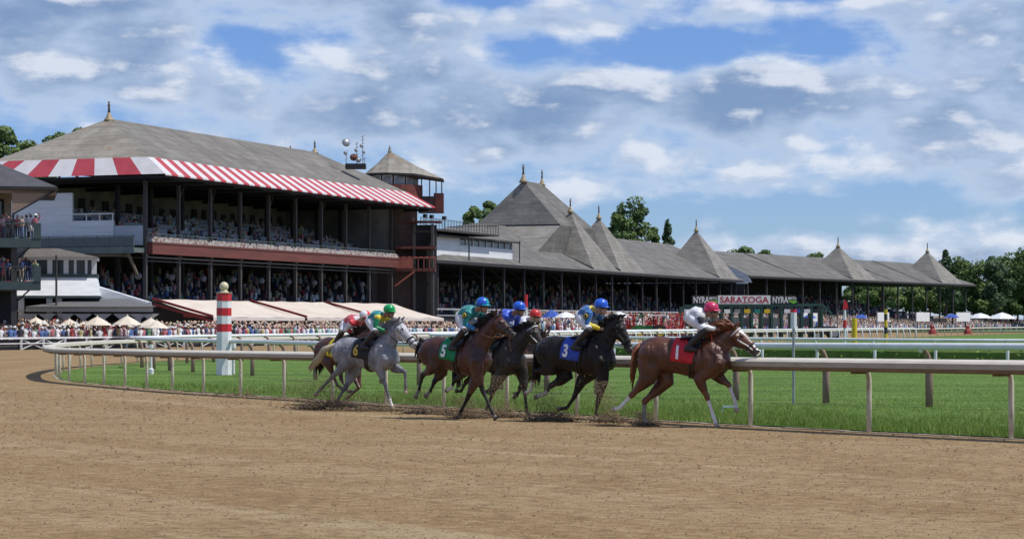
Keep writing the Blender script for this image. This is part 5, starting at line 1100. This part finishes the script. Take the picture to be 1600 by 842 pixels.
    for sg in (4, 12):
        sgn = 1 if sg == 4 else -1; p = hloop(.82)[sg]; m = lerp(p, hands, .5)+Vector((0, sgn*.08, -.10)); mb.tube([p, m, hands+Vector((0, sgn*.09, 0))], .009, 5)
    mb.build('reins', h.get('rein', M_leather), root)
    if h.get('breast'):
        mb = MB(); ctr = [lerp(n0, n3, .38)]; mb.tube([lerp(n0, n3, .30)+Vector((.10*math.cos(t)*-1, .155*math.sin(t), .27*math.cos(t))) for t in np.linspace(0, 6.28, 20)], .014, 6); mb.build('neck_strap', h['breast'], root)
    h['S'] = S; h['loc'] = loc; h['rz'] = rzh; return root

def jockey(h, j):
    S = h['S']; T = S+Vector(j.get('off', (0, 0, 0)))
    V = lambda x, y, z: Vector((x, y, z))+T
    hel = fit(h, j['helmet']); head = hel-Vector((0.01, 0, .04)); hx = head-V(.68, 0, 2.05)
    if hx.length > .35: hx = hx*.35/hx.length; head = V(.68, 0, 2.05)+hx
    sh_c = V(.46, 0, 1.97)+hx*.75; pel = V(.19, 0, 1.925)+hx*.35; mid = lerp(pel, sh_c, .5)+Vector((-.02, 0, .055)); neck = lerp(sh_c, head, .55)
    hands = h['hands']
    sh = {s: sh_c+Vector((.02, s*.19, -.02)) for s in (-1, 1)}; ha = {s: hands+Vector((0.0, s*.085, 0.02)) for s in (-1, 1)}; el = {s: lerp(sh[s], ha[s], .48)+Vector((-.10, s*.10, -.06)) for s in (-1, 1)}
    hip = {s: pel+Vector((.02, s*.11, -.03)) for s in (-1, 1)}; kn = {s: V(.45, s*.265, 1.715) for s in (-1, 1)}; an = {s: V(.12, s*.29, 1.405) for s in (-1, 1)}; to = {s: V(.30, s*.30, 1.345) for s in (-1, 1)}
    def torso(mb, g_):
        mb.loft([pel+Vector((-.10, 0, -.03)), pel, lerp(pel, mid, .5), mid, lerp(mid, sh_c, .55), sh_c, sh_c+Vector((.07, 0, 0))], [(.06+g_, .09+g_), (.13+g_, .165+g_), (.125+g_, .155+g_), (.125+g_, .165+g_), (.125+g_, .185+g_), (.11+g_, .175+g_), (.05+g_, .08+g_)], 16)
    def arms(mb, g_, cut=1.0):
        for s in (-1, 1): w = lerp(el[s], ha[s], cut); mb.tube([lerp(sh[s], sh_c, .3), sh[s], lerp(sh[s], el[s], .5), el[s], lerp(el[s], w, .5), w], [.07+g_, .072+g_, .056+g_, .047+g_, .043+g_, .030+g_], 10)
    def legs(mb, g_, a, b, sides=(-1, 1)):
        for s in sides:
            if a == 0: mb.tube([hip[s], lerp(hip[s], kn[s], .45), kn[s]], [.105+g_, .088+g_, .066+g_], 10)
            if b == 1: mb.tube([lerp(kn[s], an[s], .0 if a == 0 else -.04), lerp(kn[s], an[s], .45), an[s]], [.062+g_, .056+g_, .038+g_], 10); mb.tube([an[s]+Vector((-.06, 0, -.03)), an[s]+Vector((.03, 0, -.04)), lerp(an[s], to[s], .6), to[s]], [.036+g_, .045+g_, .042+g_, .030+g_], 8)
    mb = MB(); torso(mb, -.012); arms(mb, -.008); legs(mb, -.010, 0, 1)
    mb.tube([sh_c, neck, head+Vector((-.02, 0, -.02))], [.07, .058, .06], 10)
    mb.loft([head+Vector((.02, 0, -.13)), head+Vector((.025, 0, -.10)), head+Vector((.015, 0, -.04)), head+Vector((0, 0, .03)), head+Vector((-.01, 0, .10))], [(.04, .035), (.072, .052), (.092, .068), (.098, .074), (.05, .05)], 14)
    mb.tube([head+Vector((.10, 0, .0)), head+Vector((.122, 0, -.035)), head+Vector((.10, 0, -.045))], [.012, .017, .012], 6)       # nose
    mb.tube([head+Vector((.092, -.022, -.075)), head+Vector((.098, 0, -.075)), head+Vector((.092, .022, -.075))], [.008, .010, .008], 6)   # lips
    for s in (-1, 1):
        mb.tube([head+Vector((-.005, s*.070, .0)), head+Vector((-.012, s*.080, -.03)), head+Vector((-.0, s*.072, -.05))], [.012, .014, .009], 6)
        mb.ball(ha[s], .040, 8, 0, .8)
    me = remesh(mb, .0135, 3, .45); bm = bmesh.new(); bm.from_mesh(me); me2 = MB()
    for s in (-1, 1):                               # fingers closed round the rein
        for k in range(4):
            b = ha[s]+Vector((.02-.003*k, s*(.026-.016*k), .012)); l = (.032, .036, .034, .027)[k]; me2.tube([b+Vector((-.015, 0, 0)), b+Vector((l, 0, .004)), b+Vector((l+.008, 0, -.022)), b+Vector((l-.018, 0, -.034))], [.0095, .009, .0085, .007], 6)
        b = ha[s]+Vector((-.01, -s*.028, .012)); me2.tube([b, b+Vector((.025, -s*.010, .014)), b+Vector((.05, s*.004, .010))], [.011, .010, .008], 6)
    tmp = me2.mesh('tmp', []); bm.from_mesh(tmp); bm.to_mesh(me); bm.free(); me.polygons.foreach_set('use_smooth', [True]*len(me.polygons))
    me.materials.append(j['skin']); p = link('person', me, None, h['loc'], h['rz']); tag(p, j['label'], 'jockey')
    mb = MB(); torso(mb, .006); arms(mb, .006, .90); mb.tube([sh_c, lerp(sh_c, neck, .55)], [.085, .072], 10); me = remesh(mb, .0135, 2, .4)
    for vx in me.vertices: q = vx.co*1.0; a_ = 1-abs(mnoise.noise(Vector((q.x*7, q.y*9, q.z*13))))*2.2; b_ = mnoise.noise(Vector((q.x*18, q.y*18, q.z*22))); vx.co += vx.normal*(.010*max(-.6, a_)+.004*b_)
    me.update()
    for m_ in j['silk']: me.materials.append(m_)
    C = np.zeros(len(me.polygons)*3); me.polygons.foreach_get('center', C); C = C.reshape(-1, 3); mi = np.zeros(len(C), dtype=np.int32)
    for s in (-1, 1):
        for (a, b, k, lo_, hi_) in ((sh[s], el[s], 1, -.05, 1.2), (el[s], ha[s], 2, -.1, 1.3)):
            A, Bv = np.array(a), np.array(b); ab = Bv-A; tt = ((C-A)@ab)/(ab@ab); d = np.linalg.norm(C-(A+np.clip(tt, 0, 1)[:, None]*ab), axis=1); mi[(d < .088) & (tt > .12) & (np.abs(C[:, 1]) > .15 if k == 1 else d < .07)] = k
    if 'front' in j: mi[(mi == 0) & (C[:, 0] > mid.x+.10) & (C[:, 2] < mid.z+.03)] = 3
    if 'collar' in j: mi[(C[:, 0] > sh_c.x-.04) & (np.abs(C[:, 1]) < .11) & (C[:, 2] > sh_c.z+.03)] = 3
    me.polygons.foreach_set('material_index', np.minimum(mi, len(j['silk'])-1)); si = link('silks', me, p)
    if 'patch' in j:
        for s in (-1, 1):
            c = lerp(sh[s], el[s], .30)+Vector((.0, s*.070, .012)); mb = MB(); mb.tube([c, c+Vector((-.0, s*.018, .006))], .062, 14, 0); mb.build('sleeve_patch', j['patch'][0], si)
            mb = MB(); mb.tube([c+Vector((.038*math.cos(a), s*.021, .038*math.sin(a)+.006)) for a in np.linspace(0, 6.28, 12)], .010, 5); mb.build('sleeve_ring', j['patch'][1], si)
    mb = MB(); legs(mb, .004, 0, 0); mb.loft([pel+Vector((-.13, 0, -.03)), pel+Vector((-.06, 0, 0)), pel+Vector((.06, 0, .005)), lerp(pel, mid, .38)], [(.06, .10), (.132, .172), (.150, .186), (.140, .176)], 14); me = remesh(mb, .0135, 2, .4); me.materials.append(j.get('breech', M_breech)); link('breeches', me, p)
    for s in (-1, 1): mb = MB(); legs(mb, .008, 1, 1, (s,)); me = remesh(mb, .0125, 2, .4); me.materials.append(M_leather); link('boot', me, p)
    mb = MB(); c = head+Vector((-.01, 0, .035)); mb.lathe([(.118, -.03), (.132, .0), (.130, .05), (.108, .10), (.06, .133), (.01, .142)], c, 18)
    he = mb.build('helmet', j['cap'], p, smooth=True)
    if len(j['cap']) > 1:
        for f in he.data.polygons: f.material_index = 1 if (f.center.y < c.y-.0 and f.center.x > c.x-.03) else 0
    mb = MB(); mb.add([c+Vector((.10*math.cos(a)+.0, .118*math.sin(a), .005)) for a in np.linspace(-1.1, 1.1, 9)]+[c+Vector((.10*math.cos(a)+.085*math.cos(a), .118*math.sin(a), -.018)) for a in np.linspace(-1.1, 1.1, 9)]+[c+Vector((.10*math.cos(a)+.085*math.cos(a), .118*math.sin(a), -.028)) for a in np.linspace(-1.1, 1.1, 9)], [[i, i+1, 10+i, 9+i] for i in range(8)]+[[9+i, 10+i, 19+i, 18+i] for i in range(8)]+[[18+i, 19+i, i+1, i] for i in range(8)]); mb.build('peak', j['cap'][0], he, smooth=True)
    mb = MB(); mb.tube([head+Vector((.098*math.cos(a), .088*math.sin(a), .0)) for a in np.linspace(-1.25, 1.25, 9)], .023, 8); mb.build('goggles', M_gog, p, smooth=True)
    mb = MB()
    for s in (-1, 1): mb.tube([head+Vector((.0, s*.085, .02)), head+Vector((.035, s*.055, -.11)), head+Vector((.05, 0, -.135))], .007, 5)
    mb.build('chin_strap', M_leather, p)
    mb = MB(); mb.tube([ha[-1]+Vector((-.05, 0, .03)), ha[-1]+Vector((.0, 0, .02)), ha[-1]+Vector((-.45, -.04, .06))][1:], .008, 5); o = mb.build('riding_whip', M_leather, None, h['loc'], h['rz']); tag(o, 'thin black whip in the hand of the '+j['short'], 'whip')
    return p
M_breech = mat('white_breeches', (.74, .74, .76), .7, (.62, .62, .64), 8); M_gog = mat('goggle_lens', (.03, .03, .04), .15)
def silk(n, c, c2=None): return mat('silk_'+n, c, .42, c2 or tuple(k*.72 for k in c), 7, sheen=.3, bump=.35, spec=.4)
s_white = silk('white', (.74, .74, .77)); s_pink = mat('cap_magenta', (.60, .03, .12), .35); s_grey = silk('grey', (.42, .41, .40), (.60, .60, .60)); s_black = silk('black', (.02, .02, .022)); s_teal = silk('teal', (.0, .24, .23)); s_blue = silk('royal', (.02, .08, .55)); s_sky = silk('sky', (.02, .22, .52)); s_green = silk('green', (.0, .28, .10)); s_yel = silk('yellow', (.78, .60, .02)); s_red = silk('red', (.62, .03, .05)); s_bl2 = silk('mid_blue', (.02, .13, .38))
c_blue = mat('cap_blue', (.02, .12, .66), .3); c_teal = mat('cap_teal', (.0, .36, .42), .3); c_green = mat('cap_green', (.0, .36, .09), .3); c_red = mat('cap_bright_red', (.62, .03, .03), .35); c_wht = mat('cap_white', (.75, .75, .75), .4)
def cl_m(n, c): return mat('cloth_'+n+'_saddle', c, .75, tuple(k*.75 for k in c), 6, bump=.2)
chest = coat('chestnut_coat', (.105, .034, .014), (.060, .020, .010)); bay = coat('bay_coat', (.070, .021, .011), (.038, .012, .008)); dkb = coat('black_coat', (.010, .008, .0075), (.016, .011, .010), .44, spec=.25); stl = coat('dark_grey_coat', (.048, .038, .032), (.026, .021, .018), .46, spec=.25); gry = coat('grey_coat', (.27, .27, .285), (.14, .145, .16), .5, (.36, .36, .38)); bay2 = coat('dark_bay_coat', (.080, .030, .016), (.055, .020, .012))
hair_ch = coat('chestnut_hair', (.20, .060, .022), (.14, .045, .018), .5); hair_bk = coat('black_hair', (.012, .010, .009), (.02, .016, .014), .55, spec=.25); hair_gy = coat('grey_mane', (.12, .12, .13), (.22, .22, .23), .6); hair_pale = coat('pale_tail', (.55, .48, .34), (.42, .36, .24), .6)
gpoint = coat('grey_points', (.11, .11, .12), (.17, .17, .18), .6); gmuz = coat('grey_muzzle', (.45, .43, .43), (.12, .12, .12), .6); dmuz = coat('dark_muzzle', (.03, .024, .022), (.05, .04, .035)); cpoint = coat('chestnut_legs', (.15, .05, .022), (.10, .034, .016))
wl = M_sock; white_tx = mat('white_print', (.8, .8, .8), .7); black_tx = mat('black_print', (.02, .02, .02), .7); gold_tx = mat('gold_print', (.6, .4, .05), .6)
H = []
H.append(dict(label='leading chestnut racehorse with white blaze and white lower legs under a red saddle cloth', cx=1068, Z=39.9, deg=20, withers=(1094, 527), rump=(1000, 560), poll=(1149, 513), nose=(1189, 551), seed=1, slack=.02,
  legs=[dict(k='h', s=-1, p=[(988, 616), (968.5, 637), (956, 640.5)], sock=3, st=(1011, 592)), dict(k='h', s=1, p=[(1007, 627), (1006, 650), (1010, 662)], sock=3, dust=1, st=(1040, 597)), dict(k='f', s=-1, p=[(1105, 620), (1115, 651), (1121, 668)], sock=3, el=(1092, 592)), dict(k='f', s=1, p=[(1139, 601), (1147.5, 625), (1152, 644)], sock=3, el=(1121, 588))],
  mats=[chest, cpoint, wl, M_hoofp, dmuz, M_gsock], blaze=1, hair=hair_ch, tailhair=hair_ch, tail=(987, 592), mane=.20, cloth=cl_m('red', (.62, .02, .035)), num='1', numcol=white_tx, word='STAKES' if 0 else None, bridle=wl, rein=M_leather, breast=mat('red_strap', (.5, .08, .03), .6)))
H.append(dict(label='black racehorse with white hind socks under a blue saddle cloth, second in the field', cx=905, Z=42.4, deg=34, withers=(935, 526), rump=(845, 557), poll=(967, 497), nose=(990, 550), seed=2, slack=.05,
  legs=[dict(k='h', s=-1, p=[(836, 579), (829.6, 608), (819, 616.5)], sock=2, st=(858, 578)), dict(k='h', s=1, p=[(861, 602), (851.5, 615.5), (835, 621)], sock=2, st=(884, 590)), dict(k='f', s=1, p=[(897.5, 619.5), (886, 637), (871, 639)], sock=0, el=(909, 594)), dict(k='f', s=-1, p=[(934, 629), (930.5, 649), (929, 659.5)], sock=1, dust=1, el=(942, 594))],
  mats=[dkb, M_dpt, wl, M_hoof, dmuz, M_gsock], hair=hair_bk, tailhair=hair_bk, tail=(838, 596), cloth=cl_m('blue', (.03, .08, .48)), num='3', numcol=white_tx, bridle=M_leather))
H.append(dict(label='bright bay racehorse with black legs under a green saddle cloth', cx=712, Z=43.9, deg=40, withers=(737, 527), rump=(665, 560), poll=(777, 493), nose=(810, 523), seed=3, slack=.06,
  legs=[dict(k='h', s=-1, p=[(660, 586), (654.5, 609), (648.5, 622)], sock=1, dust=1), dict(k='h', s=1, p=[(678.5, 596), (672.5, 611), (664, 619.5)], sock=1, dust=1, st=(688, 584)), dict(k='f', s=-1, p=[(754, 610), (768, 641), (775, 655)], sock=0, el=(747, 587)), dict(k='f', s=1, p=[(730.5, 622), (721, 641), (717.5, 651)], sock=0, el=(741, 598))],
  mats=[bay, M_dpt, wl, M_hoof, dmuz, M_gsock], hair=hair_bk, tailhair=hair_bk, tail=(655, 556), cloth=cl_m('green', (.0, .25, .09)), num='5', numcol=white_tx, word=None, bridle=M_leather, rein=mat('tan_leather', (.30, .13, .05), .6), yaw=-.1))
H.append(dict(label='dark grey racehorse with white bridle running on the far side of the bay', cx=780, Z=46.0, deg=40, withers=(790, 531), rump=(722, 563), poll=(834, 508), nose=(852, 546), seed=4, slack=.05,
  legs=[dict(k='h', s=-1, p=[(710, 594), (705, 607), (696.5, 611)], sock=2), dict(k='h', s=1, p=[(728, 597), (720.5, 611), (711, 611)], sock=0, dust=1), dict(k='f', s=-1, p=[(769, 616), (762, 634), (759, 640)], sock=0, el=(777, 594)), dict(k='f', s=1, p=[(820, 615), (822.5, 638), (824.5, 649)], sock=0, el=(818, 593))],
  mats=[stl, stl, wl, M_hoof, dmuz, M_gsock], hair=hair_bk, tailhair=hair_bk, tail=(715, 600), cloth=cl_m('white', (.7, .7, .7)), num='2', numcol=black_tx, bridle=wl, breast=mat('brown_strap', (.28, .10, .04), .6)))
H.append(dict(label='dappled grey racehorse with pale tail and white forelock face', cx=577, Z=49.0, deg=33, withers=(586, 528), rump=(526, 560), poll=(624, 502), nose=(653, 541), seed=5, slack=.05,
  legs=[dict(k='h', s=-1, p=[(519.5, 588), (502, 607), (491.5, 618.5)], sock=1, dust=1), dict(k='h', s=1, p=[(539.5, 606), (530.5, 620), (525, 629)], sock=0, st=(552, 583)), dict(k='f', s=-1, p=[(601.5, 599), (608.5, 622.5), (614.5, 641)], sock=1, el=(592.5, 577)), dict(k='f', s=1, p=[(633, 580.5), (634, 602), (633.5, 615)], sock=0, el=(617, 575))],
  mats=[gry, gpoint, wl, M_hoofp, gmuz, M_gsock], hair=hair_gy, tailhair=hair_pale, tw=.024, tail=(484, 576), cloth=cl_m('black', (.02, .02, .02)), num='6', numcol=gold_tx, bridle=mat('grey_leather', (.14, .14, .15), .6), face=coat('grey_face', (.52, .52, .53), (.40, .40, .42), .55)))
H.append(dict(label='brown racehorse with yellow saddle cloth mostly hidden beyond the grey', cx=545, Z=52.5, deg=52, withers=(553, 528), rump=(503, 557), poll=(578, 513), nose=(594, 543), seed=6, slack=.05,
  legs=[dict(k='h', s=-1, p=[(521, 588), (527, 602), (535, 608)], sock=0), dict(k='h', s=1, p=[(533, 592), (541, 606), (546, 612)], sock=0), dict(k='f', s=-1, p=[(561, 606), (549, 616), (541, 622)], sock=0), dict(k='f', s=1, p=[(562, 604), (553, 612), (545, 610)], sock=0)],
  mats=[bay2, bay2, wl, M_hoof, dmuz, M_gsock], hair=hair_bk, tailhair=hair_bk, tail=(500, 580), cloth=cl_m('yellow', (.72, .60, .02)), num='4', numcol=black_tx, bridle=M_leather))
H.append(dict(label='dark racehorse almost wholly hidden between the dark grey and the black one', cx=806, Z=51.5, deg=36, withers=(816, 537), rump=(757, 568), poll=(852, 522), nose=(872, 552), seed=7, slack=.05,
  legs=[dict(k='h', s=-1, p=[(770, 595), (765, 608), (758, 613)], sock=0), dict(k='h', s=1, p=[(775, 597), (770, 610), (763, 614)], sock=0), dict(k='f', s=-1, p=[(812, 606), (808, 618), (802, 622)], sock=0), dict(k='f', s=1, p=[(816, 604), (810, 614), (803, 616)], sock=0)],
  mats=[bay2, M_dpt, wl, M_hoof, dmuz, M_gsock], hair=hair_bk, tailhair=hair_bk, tail=(752, 590), cloth=cl_m('orange', (.6, .25, .02)), num=None, numcol=black_tx, bridle=M_leather))
SK = SKIN[0]; sk2 = mat('skin_tan', (.36, .19, .12), .55)
J = [dict(helmet=(1113, 483), label='jockey in white and grey silks with a magenta cap on the leading chestnut', short='jockey on the leading chestnut', skin=sk2, silk=[s_white, s_black, s_white, s_grey], front=1, cap=[s_pink]),
 dict(helmet=(940.5, 477.5), label='jockey in blue silks with yellow sleeves and a blue cap on the black horse', short='jockey on the black horse', skin=SK, silk=[s_bl2, s_bl2, s_yel, s_yel], collar=1, cap=[c_blue], patch=(s_black, s_yel)),
 dict(helmet=(755, 475), label='jockey in teal silks with a blue and teal cap on the bright bay', short='jockey on the bright bay', skin=sk2, silk=[s_teal, s_teal, s_sky, s_teal], cap=[c_teal, c_blue], patch=(s_black, s_yel)),
 dict(helmet=(812.5, 481), label='jockey in plain royal blue silks and cap on the dark grey horse', short='jockey in plain royal blue', skin=sk2, silk=[s_blue, s_blue, s_blue, s_blue], cap=[c_blue]),
 dict(helmet=(609.5, 485), label='jockey in green silks with yellow front and green cap on the dappled grey', short='jockey on the dappled grey', skin=sk2, silk=[s_teal, s_green, s_green, s_yel], front=1, cap=[c_green]),
 dict(helmet=(571, 494), label='jockey in red vest with white sleeves and red cap beyond the grey', short='jockey in red and white', skin=SK, silk=[s_red, s_white, s_red, s_white], collar=1, cap=[c_red, c_wht]),
 dict(helmet=(837, 492), label='jockey with red cap and white silks hidden behind the royal blue one', short='hidden jockey with the red cap', skin=SK, silk=[s_white, s_red, s_white, s_red], cap=[c_red])]
for h, j in zip(H, J): horse(h); jockey(h, j)

# ------------------------------------------------------------------ dirt thrown up by the hooves
M_spray = [mat('thrown_dirt', (.24, .165, .095), .95), mat('thrown_dark', (.12, .082, .048), .95), mat('thrown_pale', (.36, .27, .17), .95)]
def spray(px, py, Z, w, h_, n, dark, label, seed):
    r = random.Random(seed); mb = MB(); k = Z/F; zb = zat(py, Z)
    n *= 4; h_ *= 1.5
    for i in range(n):
        q = r.random()**1.9; x = r.gauss(0, .34)*w*(1-.3*q)-.25*w*q; y = r.uniform(-.35, .35); z = q*h_
        s = r.uniform(.0035, .010)*(1.7 if q < .22 else 1); lump(mb, (x, y, z), s, r, 1 if r.random() < dark*.6 else r.choice((0, 0, 2)), .8)
    for i in range(int(n*.05)):        # broken crust at the foot of the plume
        x = r.gauss(0, .3)*w; lump(mb, (x, r.uniform(-.2, .2), r.uniform(-.01, .05)), r.uniform(.018, .045), r, 1 if r.random() < .7 else 0, .7)
    for i in range(40): lump(mb, (-r.random()**.7*w*1.1-.05, r.uniform(.0, .5), r.random()**1.6*h_*1.2), r.uniform(.008, .020), r, 1, .9)      # clods flung out behind
    o = mb.build('dirt_spray', M_spray, loc=(at(px, Z), Z, zb)); tag(o, label, 'dirt spray', kind='stuff')
spray(496, 638, 49.5, 1.1, .45, 900, .45, 'dirt kicked up behind the grey horse', 1); spray(524, 636, 49.2, .8, .5, 900, .5, 'dirt kicked up below the hind legs of the grey horse', 2); spray(584, 641, 48.6, 1.4, .25, 700, .3, 'low dust under the forelegs of the grey horse', 3)
spray(672, 646, 44.6, .9, .35, 700, .4, 'dirt thrown up behind the hind legs of the bay', 4); spray(733, 652, 44.2, .55, .28, 1100, .8, 'dark turned dirt at the left forefoot of the bay', 5); spray(788, 651, 44.6, .65, .55, 900, .4, 'brown plume right of the bay forefoot', 6)
spray(862, 657, 42.6, .75, .52, 1300, .55, 'brown plume below the folded forefoot of the black horse', 7); spray(953, 659, 40.9, .5, .5, 900, .5, 'small plume under the hind hoof of the chestnut', 8); spray(1011, 663, 40.5, .38, .16, 800, .85, 'dark dirt under the left hind hoof of the chestnut', 9); spray(380, 618, 55, 1.0, .7, 160, .5, 'scattered flying clods near the rail behind the field', 10)
